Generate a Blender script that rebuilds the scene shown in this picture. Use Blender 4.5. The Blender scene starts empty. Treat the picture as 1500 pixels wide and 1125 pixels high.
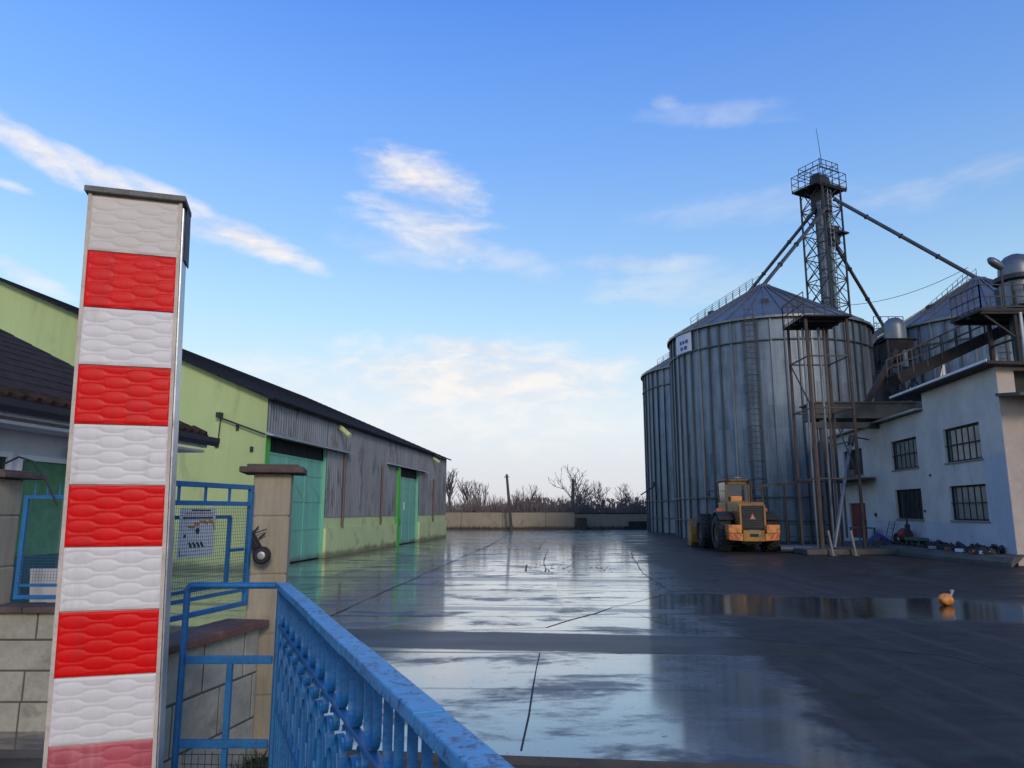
import bpy, bmesh, math, random
from math import sin, cos, tan, pi, radians, sqrt, atan2, hypot
from mathutils import Vector, Matrix
random.seed(7)
R = random.Random(11)
scene = bpy.context.scene
COL = scene.collection
AXIS = 6.7                     # heading of the yard, degrees right of +Y

# ------------------------------------------------------------------ mesh builder
class MB:
    def __init__(self):
        self.v, self.f, self.mi = [], [], []
    def add(self, vs, fs, mi=0):
        b = len(self.v)
        self.v += [tuple(p) for p in vs]
        for f in fs:
            self.f.append([b + i for i in f]); self.mi.append(mi)
    def box(self, c, s, rot=None, mi=0):
        x, y, z = s[0] / 2, s[1] / 2, s[2] / 2
        vs = [Vector(p) for p in ((-x,-y,-z),(x,-y,-z),(x,y,-z),(-x,y,-z),(-x,-y,z),(x,-y,z),(x,y,z),(-x,y,z))]
        if rot is not None:
            vs = [rot @ p for p in vs]
        c = Vector(c)
        self.add([p + c for p in vs], [(3,2,1,0),(4,5,6,7),(0,1,5,4),(1,2,6,5),(2,3,7,6),(3,0,4,7)], mi)
    def span(self, a, b, mi=0):          # axis aligned box from corner to corner
        self.box([(a[i] + b[i]) / 2 for i in range(3)], [abs(b[i] - a[i]) for i in range(3)], None, mi)
    def bar(self, p, q, w, h=None, mi=0, up=(0,0,1)):     # rectangular bar
        p, q = Vector(p), Vector(q); d = q - p; L = d.length
        if L < 1e-6: return
        d.normalize(); u = Vector(up)
        if abs(d.dot(u)) > .98: u = Vector((0,1,0))
        x = d.cross(u).normalized(); z = x.cross(d)
        self.box((p + q) / 2, (w, L, h or w), Matrix((x, d, z)).transposed(), mi)
    def cyl(self, p, q, r, r2=None, n=10, caps=True, mi=0):
        p, q = Vector(p), Vector(q); d = (q - p)
        if d.length < 1e-6: return
        d.normalize(); u = Vector((0,0,1)) if abs(d.z) < .95 else Vector((0,1,0))
        x = d.cross(u).normalized(); y = x.cross(d)
        r2 = r if r2 is None else r2
        vs = [p + (x*cos(2*pi*i/n) + y*sin(2*pi*i/n))*r for i in range(n)] + [q + (x*cos(2*pi*i/n) + y*sin(2*pi*i/n))*r2 for i in range(n)]
        fs = [(i, i+n, (i+1) % n + n, (i+1) % n) for i in range(n)]
        if caps: fs += [tuple(range(n)), tuple(range(2*n-1, n-1, -1))]
        self.add(vs, fs, mi)
    def tube(self, pts, r, n=8, mi=0):
        for a, b in zip(pts, pts[1:]): self.cyl(a, b, r, n=n, mi=mi)
    def lathe(self, prof, n=32, a0=0, a1=2*pi, c=(0,0,0), mi=0):
        full = abs(a1 - a0 - 2*pi) < 1e-6; m = n if full else n + 1
        vs = []
        for (r, z) in prof:
            for i in range(m):
                a = a0 + (a1 - a0) * i / n
                vs.append((c[0] + r*cos(a), c[1] + r*sin(a), c[2] + z))
        fs = []
        for j in range(len(prof) - 1):
            for i in range(n):
                k = (i + 1) % m if full else i + 1
                fs.append((j*m + i, j*m + k, (j+1)*m + k, (j+1)*m + i))
        self.add(vs, fs, mi)
    def prism(self, poly, d, mi=0):      # polygon of 3D points swept by vector d
        n = len(poly); poly = [Vector(p) for p in poly]; d = Vector(d)
        self.add(poly + [p + d for p in poly], [tuple(range(n-1, -1, -1)), tuple(range(n, 2*n))] + [(i, (i+1) % n, (i+1) % n + n, i + n) for i in range(n)], mi)
    def grid(self, fn, nu, nv, mi=0):
        vs = [fn(i/nu, j/nv) for j in range(nv+1) for i in range(nu+1)]
        w = nu + 1
        self.add(vs, [(j*w+i, j*w+i+1, (j+1)*w+i+1, (j+1)*w+i) for j in range(nv) for i in range(nu)], mi)
    def build(self, name, mat, parent=None, smooth=False, bev=0, loc=None, rotz=0, fix=True):
        me = bpy.data.meshes.new(name)
        me.from_pydata(self.v, [], self.f)
        for m in (mat if isinstance(mat, (list, tuple)) else [mat]): me.materials.append(m)
        me.polygons.foreach_set('material_index', self.mi)
        if fix:
            bm = bmesh.new(); bm.from_mesh(me); bmesh.ops.recalc_face_normals(bm, faces=bm.faces); bm.to_mesh(me); bm.free()
        if smooth: me.polygons.foreach_set('use_smooth', [True] * len(me.polygons))
        me.update()
        o = bpy.data.objects.new(name, me); COL.objects.link(o)
        if parent is not None: o.parent = parent
        if loc is not None: o.location = loc
        o.rotation_euler = (0, 0, rotz)
        if bev:
            b = o.modifiers.new('bevel', 'BEVEL'); b.width = bev; b.segments = 2; b.limit_method = 'ANGLE'; b.angle_limit = radians(50)
        if smooth:
            try:
                me.set_sharp_from_angle(angle=radians(40))
            except Exception: pass
        return o

def empty(name, loc, rz=0):
    o = bpy.data.objects.new(name, None); COL.objects.link(o)
    o.location = loc; o.rotation_euler = (0, 0, radians(rz)); o.empty_display_size = .2
    return o
def tag(o, label=None, cat=None, group=None, kind=None):
    if label: o['label'] = label
    if cat: o['category'] = cat
    if group: o['group'] = group
    if kind: o['kind'] = kind
    return o
def thing(name, label, cat, loc, rz=0, group=None):
    return tag(empty(name, loc, rz), label, cat, group)
def copy_tree(o, parent=None):
    c = o.copy(); COL.objects.link(c)
    if parent is not None: c.parent = parent
    for ch in [x for x in list(COL.objects) if x.parent is o]: copy_tree(ch, c)
    return c

# ------------------------------------------------------------------ materials
def nn(nt, t, **kw):
    n = nt.nodes.new(t)
    for k, v in kw.items(): setattr(n, k, v)
    return n
def setin(n, **kw):
    for k, v in kw.items(): n.inputs[k.replace('_', ' ')].default_value = v
def math_node(nt, op, a, b=None, clamp=False):
    n = nt.nodes.new('ShaderNodeMath'); n.operation = op; n.use_clamp = clamp
    for i, x in enumerate((a, b)):
        if x is None: continue
        if isinstance(x, (int, float)): n.inputs[i].default_value = x
        else: nt.links.new(x, n.inputs[i])
    return n.outputs[0]
def mixc(nt, fac, a, b, mode='MIX'):
    n = nt.nodes.new('ShaderNodeMix'); n.data_type = 'RGBA'; n.blend_type = mode
    for key, x in ((0, fac), (6, a), (7, b)):
        if isinstance(x, (int, float)): n.inputs[key].default_value = x
        elif isinstance(x, (tuple, list)): n.inputs[key].default_value = (*x, 1) if len(x) == 3 else x
        else: nt.links.new(x, n.inputs[key])
    return n.outputs[2]
def noise(nt, vec, scale, detail=5, rough=.55, dist=0):
    n = nt.nodes.new('ShaderNodeTexNoise'); setin(n, Scale=scale, Detail=detail, Roughness=rough, Distortion=dist)
    if vec is not None: nt.links.new(vec, n.inputs['Vector'])
    return n.outputs['Fac']
def ramp(nt, fac, lo, hi):
    n = nt.nodes.new('ShaderNodeMapRange'); n.interpolation_type = 'SMOOTHSTEP'
    n.inputs[1].default_value = lo; n.inputs[2].default_value = hi
    nt.links.new(fac, n.inputs[0]); return n.outputs[0]
def stretch(nt, vec, s):
    n = nt.nodes.new('ShaderNodeMapping'); n.inputs['Scale'].default_value = s
    nt.links.new(vec, n.inputs['Vector']); return n.outputs['Vector']
def pos(nt):
    return nt.nodes.new('ShaderNodeNewGeometry').outputs['Position']
def new_mat(name):
    m = bpy.data.materials.new(name); m.use_nodes = True
    nt = m.node_tree
    return m, nt, nt.nodes['Principled BSDF']
def mat(name, col, rough=.7, metal=0, var=.2, scale=1.5, bump=.15, bscale=30, dirt=None, damt=.5, dscale=2.5, dcut=.55, streak=False, spec=.5, local=False, coat=0, foot=None):
    m, nt, bs = new_mat(name)
    if local:
        P = nt.nodes.new('ShaderNodeTexCoord').outputs['Object']
    else: P = pos(nt)
    S = stretch(nt, P, (1, 1, .12)) if streak else P
    n1 = noise(nt, S, scale, 6, .6); n2 = noise(nt, S, scale * 7.3, 4, .6)
    a = math_node(nt, 'ADD', math_node(nt, 'MULTIPLY', n1, .65), math_node(nt, 'MULTIPLY', n2, .35))
    f = ramp(nt, a, .3, .7)
    lo = tuple(c * (1 - var) for c in col); hi = tuple(min(1, c * (1 + var)) for c in col)
    c = mixc(nt, f, lo, hi)
    if dirt:
        d = noise(nt, stretch(nt, P, (1.3, 1.1, .35 if streak else 1)), dscale, 8, .68, .4)
        dm = math_node(nt, 'MULTIPLY', ramp(nt, d, dcut, dcut + .14), damt)
        c = mixc(nt, dm, c, dirt)
    if foot:      # splashed mud along the base, ragged upper edge
        sz = nt.nodes.new('ShaderNodeSeparateXYZ'); nt.links.new(P, sz.inputs[0])
        fz = math_node(nt, 'SUBTRACT', math_node(nt, 'MULTIPLY', noise(nt, P, 1.3, 8, .7), foot[1]), sz.outputs[2])
        c = mixc(nt, math_node(nt, 'MULTIPLY', ramp(nt, fz, -.02, .22), .8), c, foot[0])
    nt.links.new(c, bs.inputs['Base Color'])
    rr = nt.nodes.new('ShaderNodeMapRange'); rr.inputs[3].default_value = max(.03, rough - .12); rr.inputs[4].default_value = min(1, rough + .12)
    nt.links.new(n2, rr.inputs[0]); nt.links.new(rr.outputs[0], bs.inputs['Roughness'])
    bs.inputs['Metallic'].default_value = metal
    bs.inputs['Specular IOR Level'].default_value = spec
    if coat: bs.inputs['Coat Weight'].default_value = coat; bs.inputs['Coat Roughness'].default_value = .15
    if bump:
        b = nt.nodes.new('ShaderNodeBump'); b.inputs['Strength'].default_value = bump; b.inputs['Distance'].default_value = .02
        nt.links.new(noise(nt, P, bscale, 5, .65), b.inputs['Height']); nt.links.new(b.outputs[0], bs.inputs['Normal'])
    return m
M = {}
M['lime'] = mat('lime_render', (.43,.52,.22), .85, var=.10, scale=.6, bump=.12, bscale=25, dirt=(.30,.33,.16), damt=.6, dscale=.9, dcut=.52, streak=True, foot=((.16,.15,.08),.5))
M['lime_plinth'] = mat('lime_plinth_paint', (.53,.62,.29), .8, var=.08, scale=.8, bump=.12, dirt=(.16,.17,.07), damt=.6, dscale=1.1, dcut=.54, foot=((.13,.12,.06),.62))
M['cladding'] = mat('grey_steel_sheet', (.25,.26,.275), .5, .45, var=.22, scale=.8, bump=.03, dirt=(.10,.075,.06), damt=.6, dscale=1.6, dcut=.5, streak=True)
M['roof_dark'] = mat('dark_roof_sheet', (.022,.021,.026), .8, var=.3, bump=.2, spec=.15)
M['teal'] = mat('teal_door_paint', (.17,.47,.34), .5, var=.14, scale=1.0, bump=.05, dirt=(.16,.30,.25), damt=.6, dscale=1.8, dcut=.5, streak=True, foot=((.10,.13,.09),.5))
M['green'] = mat('bright_green_paint', (.06,.40,.05), .5, var=.12)
M['dark'] = mat('dark_void', (.02,.022,.02), .8, var=.3)
M['pipe_brown'] = mat('brown_pipe', (.14,.09,.07), .5, var=.2)
M['light_metal'] = mat('pale_sheet_metal', (.42,.42,.42), .45, .5, var=.2)
M['tile_roof'] = mat('brown_roof_tile', (.045,.030,.022), .9, var=.4, scale=5, bump=.6, bscale=14, spec=.1)
M['gutter'] = mat('dark_gutter_plastic', (.03,.03,.036), .5, var=.15, bump=0, spec=.3)
M['white_paint'] = mat('white_paint', (.66,.65,.65), .6, var=.07, bump=.06, dirt=(.40,.38,.35), damt=.35)
M['white_wall'] = mat('white_wall_render', (.50,.50,.52), .85, var=.10, bump=.15)
M['glass_dark'] = mat('dark_window_glass', (.02,.025,.025), .06, var=.2, bump=0)
M['glass_green'] = mat('green_glazed_door', (.08,.20,.10), .16, var=.3, scale=1.0, bump=0)
M['door_panel'] = mat('dark_teal_panel', (.03,.08,.10), .35, var=.2, bump=0)
M['block'] = mat('limestone_block', (.36,.335,.265), .9, var=.22, scale=3, bump=.4, bscale=24, dirt=(.18,.17,.12), damt=.6, dscale=3)
M['mortar'] = mat('dark_mortar', (.10,.09,.07), .95, var=.3, bump=.4)
M['render_post'] = mat('stained_pillar_render', (.35,.30,.215), .9, var=.22, scale=4, bump=.3, bscale=30, dirt=(.17,.15,.10), damt=.6, dscale=3, streak=True)
M['coping'] = mat('mossy_brown_concrete', (.11,.075,.06), .9, var=.35, scale=6, bump=.5, bscale=30, dirt=(.07,.08,.05), damt=.6, dscale=6)
M['coping_red'] = mat('red_coping_slab', (.16,.075,.055), .85, var=.35, scale=5, bump=.4, bscale=30, dirt=(.45,.19,.12), damt=.7, dscale=4, dcut=.60)
M['blue'] = mat('blue_gate_paint', (.016,.145,.34), .42, var=.22, scale=6, bump=.25, bscale=60, dirt=(.02,.06,.14), damt=.75, dscale=26, dcut=.56)
M['blue_rail'] = mat('weathered_blue_rail_paint', (.055,.31,.55), .4, var=.2, scale=8, bump=.35, bscale=70, dirt=(.008,.05,.13), damt=.9, dscale=26, dcut=.50)
M['mesh_blue'] = mat('blue_wire', (.022,.10,.16), .45, var=.2, bump=0)
M['wire_dark'] = mat('dark_wire', (.04,.04,.04), .6, .5, var=.2, bump=0)
M['black'] = mat('black_rubber', (.014,.014,.015), .65, var=.3, bump=.15)
M['paper'] = mat('white_poster_sheet', (.82,.78,.75), .4, var=.06, bump=0)
M['ink'] = mat('black_ink', (.02,.02,.025), .5, var=.1, bump=0)
M['orange_ink'] = mat('orange_ink', (.60,.24,.03), .5, var=.15, bump=0)
M['red_ink'] = mat('red_ink', (.45,.06,.04), .5, var=.15, bump=0)
M['tile_white'] = mat('white_glossy_tile', (.70,.655,.62), .45, var=.07, scale=5, bump=.05, dirt=(.44,.39,.33), damt=.4, dscale=7, dcut=.54, streak=True)
M['tile_cream'] = mat('cream_glossy_tile', (.62,.55,.48), .48, var=.06, scale=2, bump=.03, dirt=(.46,.41,.36), damt=.3, dscale=3)
M['tile_red'] = mat('red_glossy_tile', (.74,.003,.003), .42, var=.10, scale=5, bump=.04, spec=.22, dirt=(.48,.02,.02), damt=.5, dscale=7, dcut=.54, streak=True)
M['tile_faded'] = mat('faded_pink_red_tile', (.48,.085,.105), .5, var=.25, scale=6, bump=.06, dirt=(.55,.22,.22), damt=.5, dscale=5, streak=True)
M['grout'] = mat('cream_tile_edging', (.55,.47,.38), .6, var=.2, scale=8, dirt=(.25,.12,.06), damt=.7, dscale=14, dcut=.58)
M['flash'] = mat('galvanised_flashing', (.40,.42,.46), .35, .75, var=.25, scale=5, bump=.05, dirt=(.14,.06,.04), damt=.6, dscale=5)
M['cap_stone'] = mat('lichened_cap_slab', (.16,.155,.14), .9, var=.4, scale=12, bump=.5, bscale=40)
M['steel_rust'] = mat('rusty_steel', (.055,.040,.033), .75, .2, var=.4, scale=4, bump=.2, dirt=(.11,.078,.055), damt=.5, dscale=3)
M['steel_dark'] = mat('dark_steel', (.045,.045,.05), .6, .4, var=.3, bump=.05)
M['spout_steel'] = mat('dark_spout_steel', (.075,.08,.09), .5, .5, var=.3, scale=1.5, bump=.05)
M['grime'] = mat('grimy_black_steel', (.020,.018,.018), .8, var=.4, scale=2.5, bump=.1, spec=.25)
M['steel_brown'] = mat('brown_primer_steel', (.028,.023,.022), .75, .1, var=.35, scale=3, bump=.1)
M['pipe_steel'] = mat('dull_steel_pipe', (.15,.16,.17), .45, .6, var=.25, scale=1.5, bump=.05)
M['pipe_green'] = mat('green_grey_pipe', (.10,.15,.13), .5, .3, var=.25, scale=1.5)
M['concrete_dark'] = mat('dark_stained_concrete', (.085,.080,.068), .9, var=.3, scale=1.2, bump=.3, dirt=(.045,.045,.035), damt=.6, dscale=1.2)
M['concrete'] = mat('grey_concrete', (.22,.20,.17), .9, var=.25, scale=1.0, bump=.25, dirt=(.12,.11,.08), damt=.6, dscale=.8)
M['cab_paint'] = mat('grimy_cab_paint', (.17,.085,.02), .6, var=.35, scale=3, dirt=(.05,.035,.02), damt=.7, dscale=4, dcut=.5)
M['rim'] = mat('muddy_rim', (.16,.09,.03), .7, var=.35, scale=5)
M['yellow'] = mat('loader_yellow_paint', (.33,.15,.018), .45, var=.18, scale=2, bump=.05, dirt=(.10,.06,.025), damt=.8, dscale=2.6, dcut=.47)
M['orange'] = mat('loader_orange_paint', (.62,.22,.035), .5, var=.2, scale=3, bump=.05, dirt=(.16,.08,.03), damt=.7, dscale=3.5, dcut=.48)
M['hazard_red'] = mat('hazard_red', (.42,.04,.02), .45, var=.15)
M['tyre'] = mat('dusty_tyre', (.022,.021,.022), .85, var=.35, scale=5, bump=.2)
M['cab_glass'] = mat('cab_glass', (.045,.06,.065), .10, var=.2, bump=0)
M['bare_wood'] = mat('bare_bark', (.13,.11,.10), .9, var=.3, bump=.1)
M['thicket'] = mat('winter_thicket_twigs', (.17,.13,.112), .95, var=.5, scale=.5, bump=0)
M['dry_grass'] = mat('dry_grass', (.085,.065,.035), .95, var=.5, scale=2, bump=0)
M['pole_wood'] = mat('weathered_pole', (.075,.065,.06), .9, var=.3, scale=3, streak=True)
M['far_wall'] = mat('weathered_yard_wall', (.29,.245,.17), .9, var=.16, scale=.35, bump=.2, dirt=(.10,.085,.06), damt=.5, dscale=.6)
M['sheet_blue'] = mat('blue_tarp', (.02,.04,.22), .5, var=.3)
M['rust_red'] = mat('dark_red_paint', (.17,.025,.022), .6, var=.25, scale=2)
M['moss_green'] = mat('green_machine_paint', (.03,.09,.06), .55, var=.3)
M['brick'] = mat('broken_brick', (.26,.08,.05), .9, var=.4, scale=9, bump=.4)
M['pink_wall'] = mat('pinkish_render', (.46,.38,.32), .9, var=.14, scale=.8, bump=.15, dirt=(.30,.15,.13), damt=.5, dscale=.6)

# white wall with stained lower band of pale blue wash (painted band, ragged edge)
def two_tone_wall():
    m, nt, bs = new_mat('white_wall_with_blue_dado')
    tc = nt.nodes.new('ShaderNodeTexCoord').outputs['Object']
    sep = nt.nodes.new('ShaderNodeSeparateXYZ'); nt.links.new(tc, sep.inputs[0])
    n1 = noise(nt, tc, .7, 6, .6); n2 = noise(nt, tc, 5, 5, .6)
    base = mixc(nt, ramp(nt, n1, .3, .7), (.45,.42,.375), (.56,.525,.475))
    blue = mixc(nt, ramp(nt, n1, .3, .7), (.37,.385,.415), (.46,.475,.505))
    edge = math_node(nt, 'ADD', sep.outputs[2], math_node(nt, 'MULTIPLY', n2, .06))
    low = ramp(nt, math_node(nt, 'MULTIPLY', edge, -1), -1.26, -1.22)
    # the corner strip beside the front wall is blue higher up
    cs = math_node(nt, 'MULTIPLY', ramp(nt, math_node(nt, 'MULTIPLY', sep.outputs[1], -1), -1.62, -1.55), ramp(nt, math_node(nt, 'MULTIPLY', edge, -1), -4.0, -3.7))
    f = math_node(nt, 'MAXIMUM', low, cs)
    c = mixc(nt, f, base, blue)
    # flaking and grey stain below upper sills
    st = ramp(nt, noise(nt, stretch(nt, tc, (1, 1, .5)), 1.6, 8, .7, .5), .56, .72)
    band = math_node(nt, 'MULTIPLY', ramp(nt, sep.outputs[2], 2.7, 3.2), ramp(nt, math_node(nt, 'MULTIPLY', sep.outputs[2], -1), -3.95, -3.6))
    sm = math_node(nt, 'MULTIPLY', st, math_node(nt, 'ADD', math_node(nt, 'MULTIPLY', band, .6), .2))
    c = mixc(nt, sm, c, (.14,.135,.125))
    nt.links.new(c, bs.inputs['Base Color']); bs.inputs['Roughness'].default_value = .9
    b = nt.nodes.new('ShaderNodeBump'); b.inputs['Strength'].default_value = .2; b.inputs['Distance'].default_value = .02
    nt.links.new(noise(nt, tc, 14, 5, .65), b.inputs['Height']); nt.links.new(b.outputs[0], bs.inputs['Normal'])
    return m
M['two_tone'] = two_tone_wall()

# galvanised silo sheets: fine horizontal corrugation as bump, sheet to sheet tint, vertical run marks
def silo_mat(name, k):
    m, nt, bs = new_mat(name)
    tc = nt.nodes.new('ShaderNodeTexCoord').outputs['Object']
    sep = nt.nodes.new('ShaderNodeSeparateXYZ'); nt.links.new(tc, sep.inputs[0])
    ang = math_node(nt, 'ARCTAN2', sep.outputs[1], sep.outputs[0])
    ia = math_node(nt, 'FLOOR', math_node(nt, 'MULTIPLY', ang, 52 / (2 * pi)))
    iz = math_node(nt, 'FLOOR', math_node(nt, 'MULTIPLY', sep.outputs[2], 1 / 1.2))
    cb = nt.nodes.new('ShaderNodeCombineXYZ'); nt.links.new(ia, cb.inputs[0]); nt.links.new(iz, cb.inputs[1])
    wn = nt.nodes.new('ShaderNodeTexWhiteNoise'); wn.noise_dimensions = '3D'; nt.links.new(cb.outputs[0], wn.inputs['Vector'])
    run = noise(nt, stretch(nt, tc, (1, 1, .06)), 3.2, 6, .65)
    blot = noise(nt, tc, 1.1, 6, .6)
    a = math_node(nt, 'ADD', math_node(nt, 'MULTIPLY', wn.outputs['Value'], .12), math_node(nt, 'MULTIPLY', run, .95))
    a = math_node(nt, 'ADD', a, math_node(nt, 'MULTIPLY', blot, .35))
    c = mixc(nt, ramp(nt, a, .42, .98), tuple(x * .5 * k for x in (.19,.245,.30)), tuple(x * 1.15 * k for x in (.24,.285,.325)))
    nt.links.new(c, bs.inputs['Base Color']); bs.inputs['Metallic'].default_value = .55; bs.inputs['Roughness'].default_value = .5
    w = math_node(nt, 'SINE', math_node(nt, 'MULTIPLY', sep.outputs[2], 2 * pi / .1))
    b = nt.nodes.new('ShaderNodeBump'); b.inputs['Strength'].default_value = .2; b.inputs['Distance'].default_value = .01
    nt.links.new(w, b.inputs['Height']); nt.links.new(b.outputs[0], bs.inputs['Normal'])
    return m
M['silo'] = silo_mat('galvanised_silo_sheet', .80)
M['silo_rib'] = mat('galvanised_stiffener', (.07,.085,.095), .5, .5, var=.3, scale=1, streak=True, bump=0)
M['silo_rib_pale'] = mat('pale_galvanised_stiffener', (.19,.205,.21), .5, .5, var=.3, scale=1, streak=True, bump=0)
M['silo_roof'] = mat('galvanised_roof_sheet', (.165,.17,.165), .42, .55, var=.2, scale=1.5, bump=.05)

# ------------------------------------------------------------------ wet yard
def yard_mat():
    m, nt, bs = new_mat('wet_concrete_yard')
    P = pos(nt); sep = nt.nodes.new('ShaderNodeSeparateXYZ'); nt.links.new(P, sep.inputs[0])
    X, Y = sep.outputs[0], sep.outputs[1]
    def band(v, lo, hi, e):
        return math_node(nt, 'MULTIPLY', ramp(nt, v, lo - e, lo + e), math_node(nt, 'SUBTRACT', 1, ramp(nt, v, hi - e, hi + e)))
    n1 = noise(nt, P, .35, 7, .6); n2 = noise(nt, P, 2.2, 7, .65); n3 = noise(nt, stretch(nt, P, (.35, 1.6, 1)), 1.1, 6, .6)
    n4 = noise(nt, P, 9, 6, .7)
    # asphalt half of the yard on the right, with a ragged rounded edge
    ex = math_node(nt, 'SUBTRACT', X, math_node(nt, 'ADD', 1.75, math_node(nt, 'MULTIPLY', Y, .105)))
    ex = math_node(nt, 'ADD', ex, math_node(nt, 'MULTIPLY', math_node(nt, 'SUBTRACT', n1, .5), 2.2))
    ex = math_node(nt, 'ADD', ex, math_node(nt, 'MULTIPLY', math_node(nt, 'SUBTRACT', n2, .5), 1.4))
    asph = ramp(nt, ex, -.35, .45)
    # dry-ish dark cross strip in front of the near slab
    wob = math_node(nt, 'ADD', Y, math_node(nt, 'ADD', math_node(nt, 'MULTIPLY', X, .117), math_node(nt, 'MULTIPLY', math_node(nt, 'SUBTRACT', n2, .5), .25)))
    strip = band(wob, 9.35, 10.75, .08)
    strips2 = band(wob, 13.0, 13.5, .1)
    strips3 = band(wob, 18.3, 19.2, .25)
    stripm = math_node(nt, 'MAXIMUM', strip, math_node(nt, 'MULTIPLY', math_node(nt, 'MAXIMUM', strips2, strips3), .6))
    # brown tint near the left building: reflection of lime walls and pillars, painted in
    brown_refl = math_node(nt, 'MULTIPLY', ramp(nt, math_node(nt, 'MULTIPLY', math_node(nt, 'SUBTRACT', X, math_node(nt, 'MULTIPLY', Y, .117)), -1), 3.2, 7), ramp(nt, n3, .35, .65))
    conc = mixc(nt, ramp(nt, n1, .3, .7), (.05,.052,.058), (.10,.10,.105))
    conc = mixc(nt, math_node(nt, 'MULTIPLY', ramp(nt, n4, .55, .75), .5), conc, (.055,.053,.055))
    conc = mixc(nt, math_node(nt, 'MULTIPLY', brown_refl, .6), conc, (.10,.085,.06))
    conc = mixc(nt, math_node(nt, 'MULTIPLY', stripm, .75), conc, (.05,.040,.032))
    tar = mixc(nt, ramp(nt, n2, .3, .7), (.019,.0155,.0125), (.042,.035,.028))
    tar = mixc(nt, math_node(nt, 'MULTIPLY', ramp(nt, n3, .55, .7), .5), tar, (.066,.050,.035))
    trk = noise(nt, stretch(nt, P, (1.9, .10, 1)), 1.0, 6, .6, .6)
    agg = noise(nt, P, 45, 3, .7)
    tar = mixc(nt, math_node(nt, 'MULTIPLY', ramp(nt, trk, .52, .62), .55), tar, (.062,.053,.043))
    tar = mixc(nt, math_node(nt, 'MULTIPLY', ramp(nt, agg, .56, .70), .45), tar, (.09,.08,.068))
    damp = ramp(nt, noise(nt, stretch(nt, P, (.5, 1.1, 1)), .55, 8, .66, .4), .50, .60)
    tar = mixc(nt, math_node(nt, 'MULTIPLY', damp, .65), tar, (.015,.0125,.0105))
    c = mixc(nt, asph, conc, tar)
    nt.links.new(c, bs.inputs['Base Color'])
    # roughness
    def mr(f, a, b):
        q = nt.nodes.new('ShaderNodeMapRange'); q.inputs[1].default_value = .3; q.inputs[2].default_value = .7; q.inputs[3].default_value = a; q.inputs[4].default_value = b
        nt.links.new(f, q.inputs[0]); return q.outputs[0]
    n5 = noise(nt, stretch(nt, P, (.7, 1.25, 1)), .85, 9, .68, .3)
    matte = math_node(nt, 'MULTIPLY', ramp(nt, n5, .49, .62), .85)
    matte = math_node(nt, 'MAXIMUM', matte, math_node(nt, 'MULTIPLY', ramp(nt, n4, .60, .70), .8))
    matte = math_node(nt, 'MAXIMUM', matte, math_node(nt, 'MULTIPLY', stripm, .95))
    # slab to slab differences: each row of slabs has dried differently
    rowi = math_node(nt, 'FLOOR', math_node(nt, 'MULTIPLY', math_node(nt, 'ADD', Y, math_node(nt, 'MULTIPLY', X, .03)), .42))
    coli = math_node(nt, 'FLOOR', math_node(nt, 'MULTIPLY', math_node(nt, 'SUBTRACT', X, math_node(nt, 'MULTIPLY', Y, .06)), .33))
    rc_ = nt.nodes.new('ShaderNodeCombineXYZ'); nt.links.new(rowi, rc_.inputs[0]); nt.links.new(coli, rc_.inputs[1])
    rw = nt.nodes.new('ShaderNodeTexWhiteNoise'); nt.links.new(rc_.outputs[0], rw.inputs['Vector'])
    slab = math_node(nt, 'MULTIPLY', ramp(nt, rw.outputs['Value'], .5, .9), ramp(nt, Y, 10.8, 11.2))
    matte = math_node(nt, 'MAXIMUM', matte, math_node(nt, 'MULTIPLY', slab, math_node(nt, 'ADD', .25, math_node(nt, 'MULTIPLY', ramp(nt, n2, .4, .6), .3))))
    grit = ramp(nt, noise(nt, P, 38, 4, .75), .60, .68)
    matte = math_node(nt, 'MAXIMUM', matte, math_node(nt, 'MULTIPLY', grit, .55))
    rc = mr(n3, .10, .25)
    rc = math_node(nt, 'ADD', rc, math_node(nt, 'MULTIPLY', matte, .38))
    ra = math_node(nt, 'SUBTRACT', mr(n3, .46, .66), math_node(nt, 'MULTIPLY', damp, .24))
    # a long shallow puddle across the tarmac
    pe = math_node(nt, 'ADD', Y, math_node(nt, 'ADD', math_node(nt, 'MULTIPLY', X, .22), math_node(nt, 'MULTIPLY', math_node(nt, 'SUBTRACT', n1, .5), 3.0)))
    pud = math_node(nt, 'MULTIPLY', band(pe, 13.2, 16.6, .35), band(X, 2.6, 9.5, .8))
    mixr = nt.nodes.new('ShaderNodeMix'); nt.links.new(pud, mixr.inputs[0]); nt.links.new(ra, mixr.inputs[2]); mixr.inputs[3].default_value = .08
    mx = nt.nodes.new('ShaderNodeMix'); nt.links.new(asph, mx.inputs[0]); nt.links.new(rc, mx.inputs[2]); nt.links.new(mixr.outputs[0], mx.inputs[3])
    nt.links.new(mx.outputs[0], bs.inputs['Roughness'])
    bs.inputs['IOR'].default_value = 1.6
    sc_ = math_node(nt, 'SUBTRACT', 1.0, math_node(nt, 'MULTIPLY', matte, .8))
    ms = nt.nodes.new('ShaderNodeMix'); nt.links.new(asph, ms.inputs[0]); nt.links.new(sc_, ms.inputs[2]); ms.inputs[3].default_value = .14
    mp_ = nt.nodes.new('ShaderNodeMix'); nt.links.new(math_node(nt, 'MULTIPLY', pud, asph), mp_.inputs[0]); nt.links.new(ms.outputs[0], mp_.inputs[2]); mp_.inputs[3].default_value = .4
    nt.links.new(mp_.outputs[0], bs.inputs['Specular IOR Level'])
    wet = math_node(nt, 'MULTIPLY', math_node(nt, 'SUBTRACT', 1, asph), math_node(nt, 'SUBTRACT', 1, math_node(nt, 'MULTIPLY', matte, .98)))
    nt.links.new(wet, bs.inputs['Coat Weight']); bs.inputs['Coat Roughness'].default_value = .09; bs.inputs['Coat IOR'].default_value = 1.65
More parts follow.
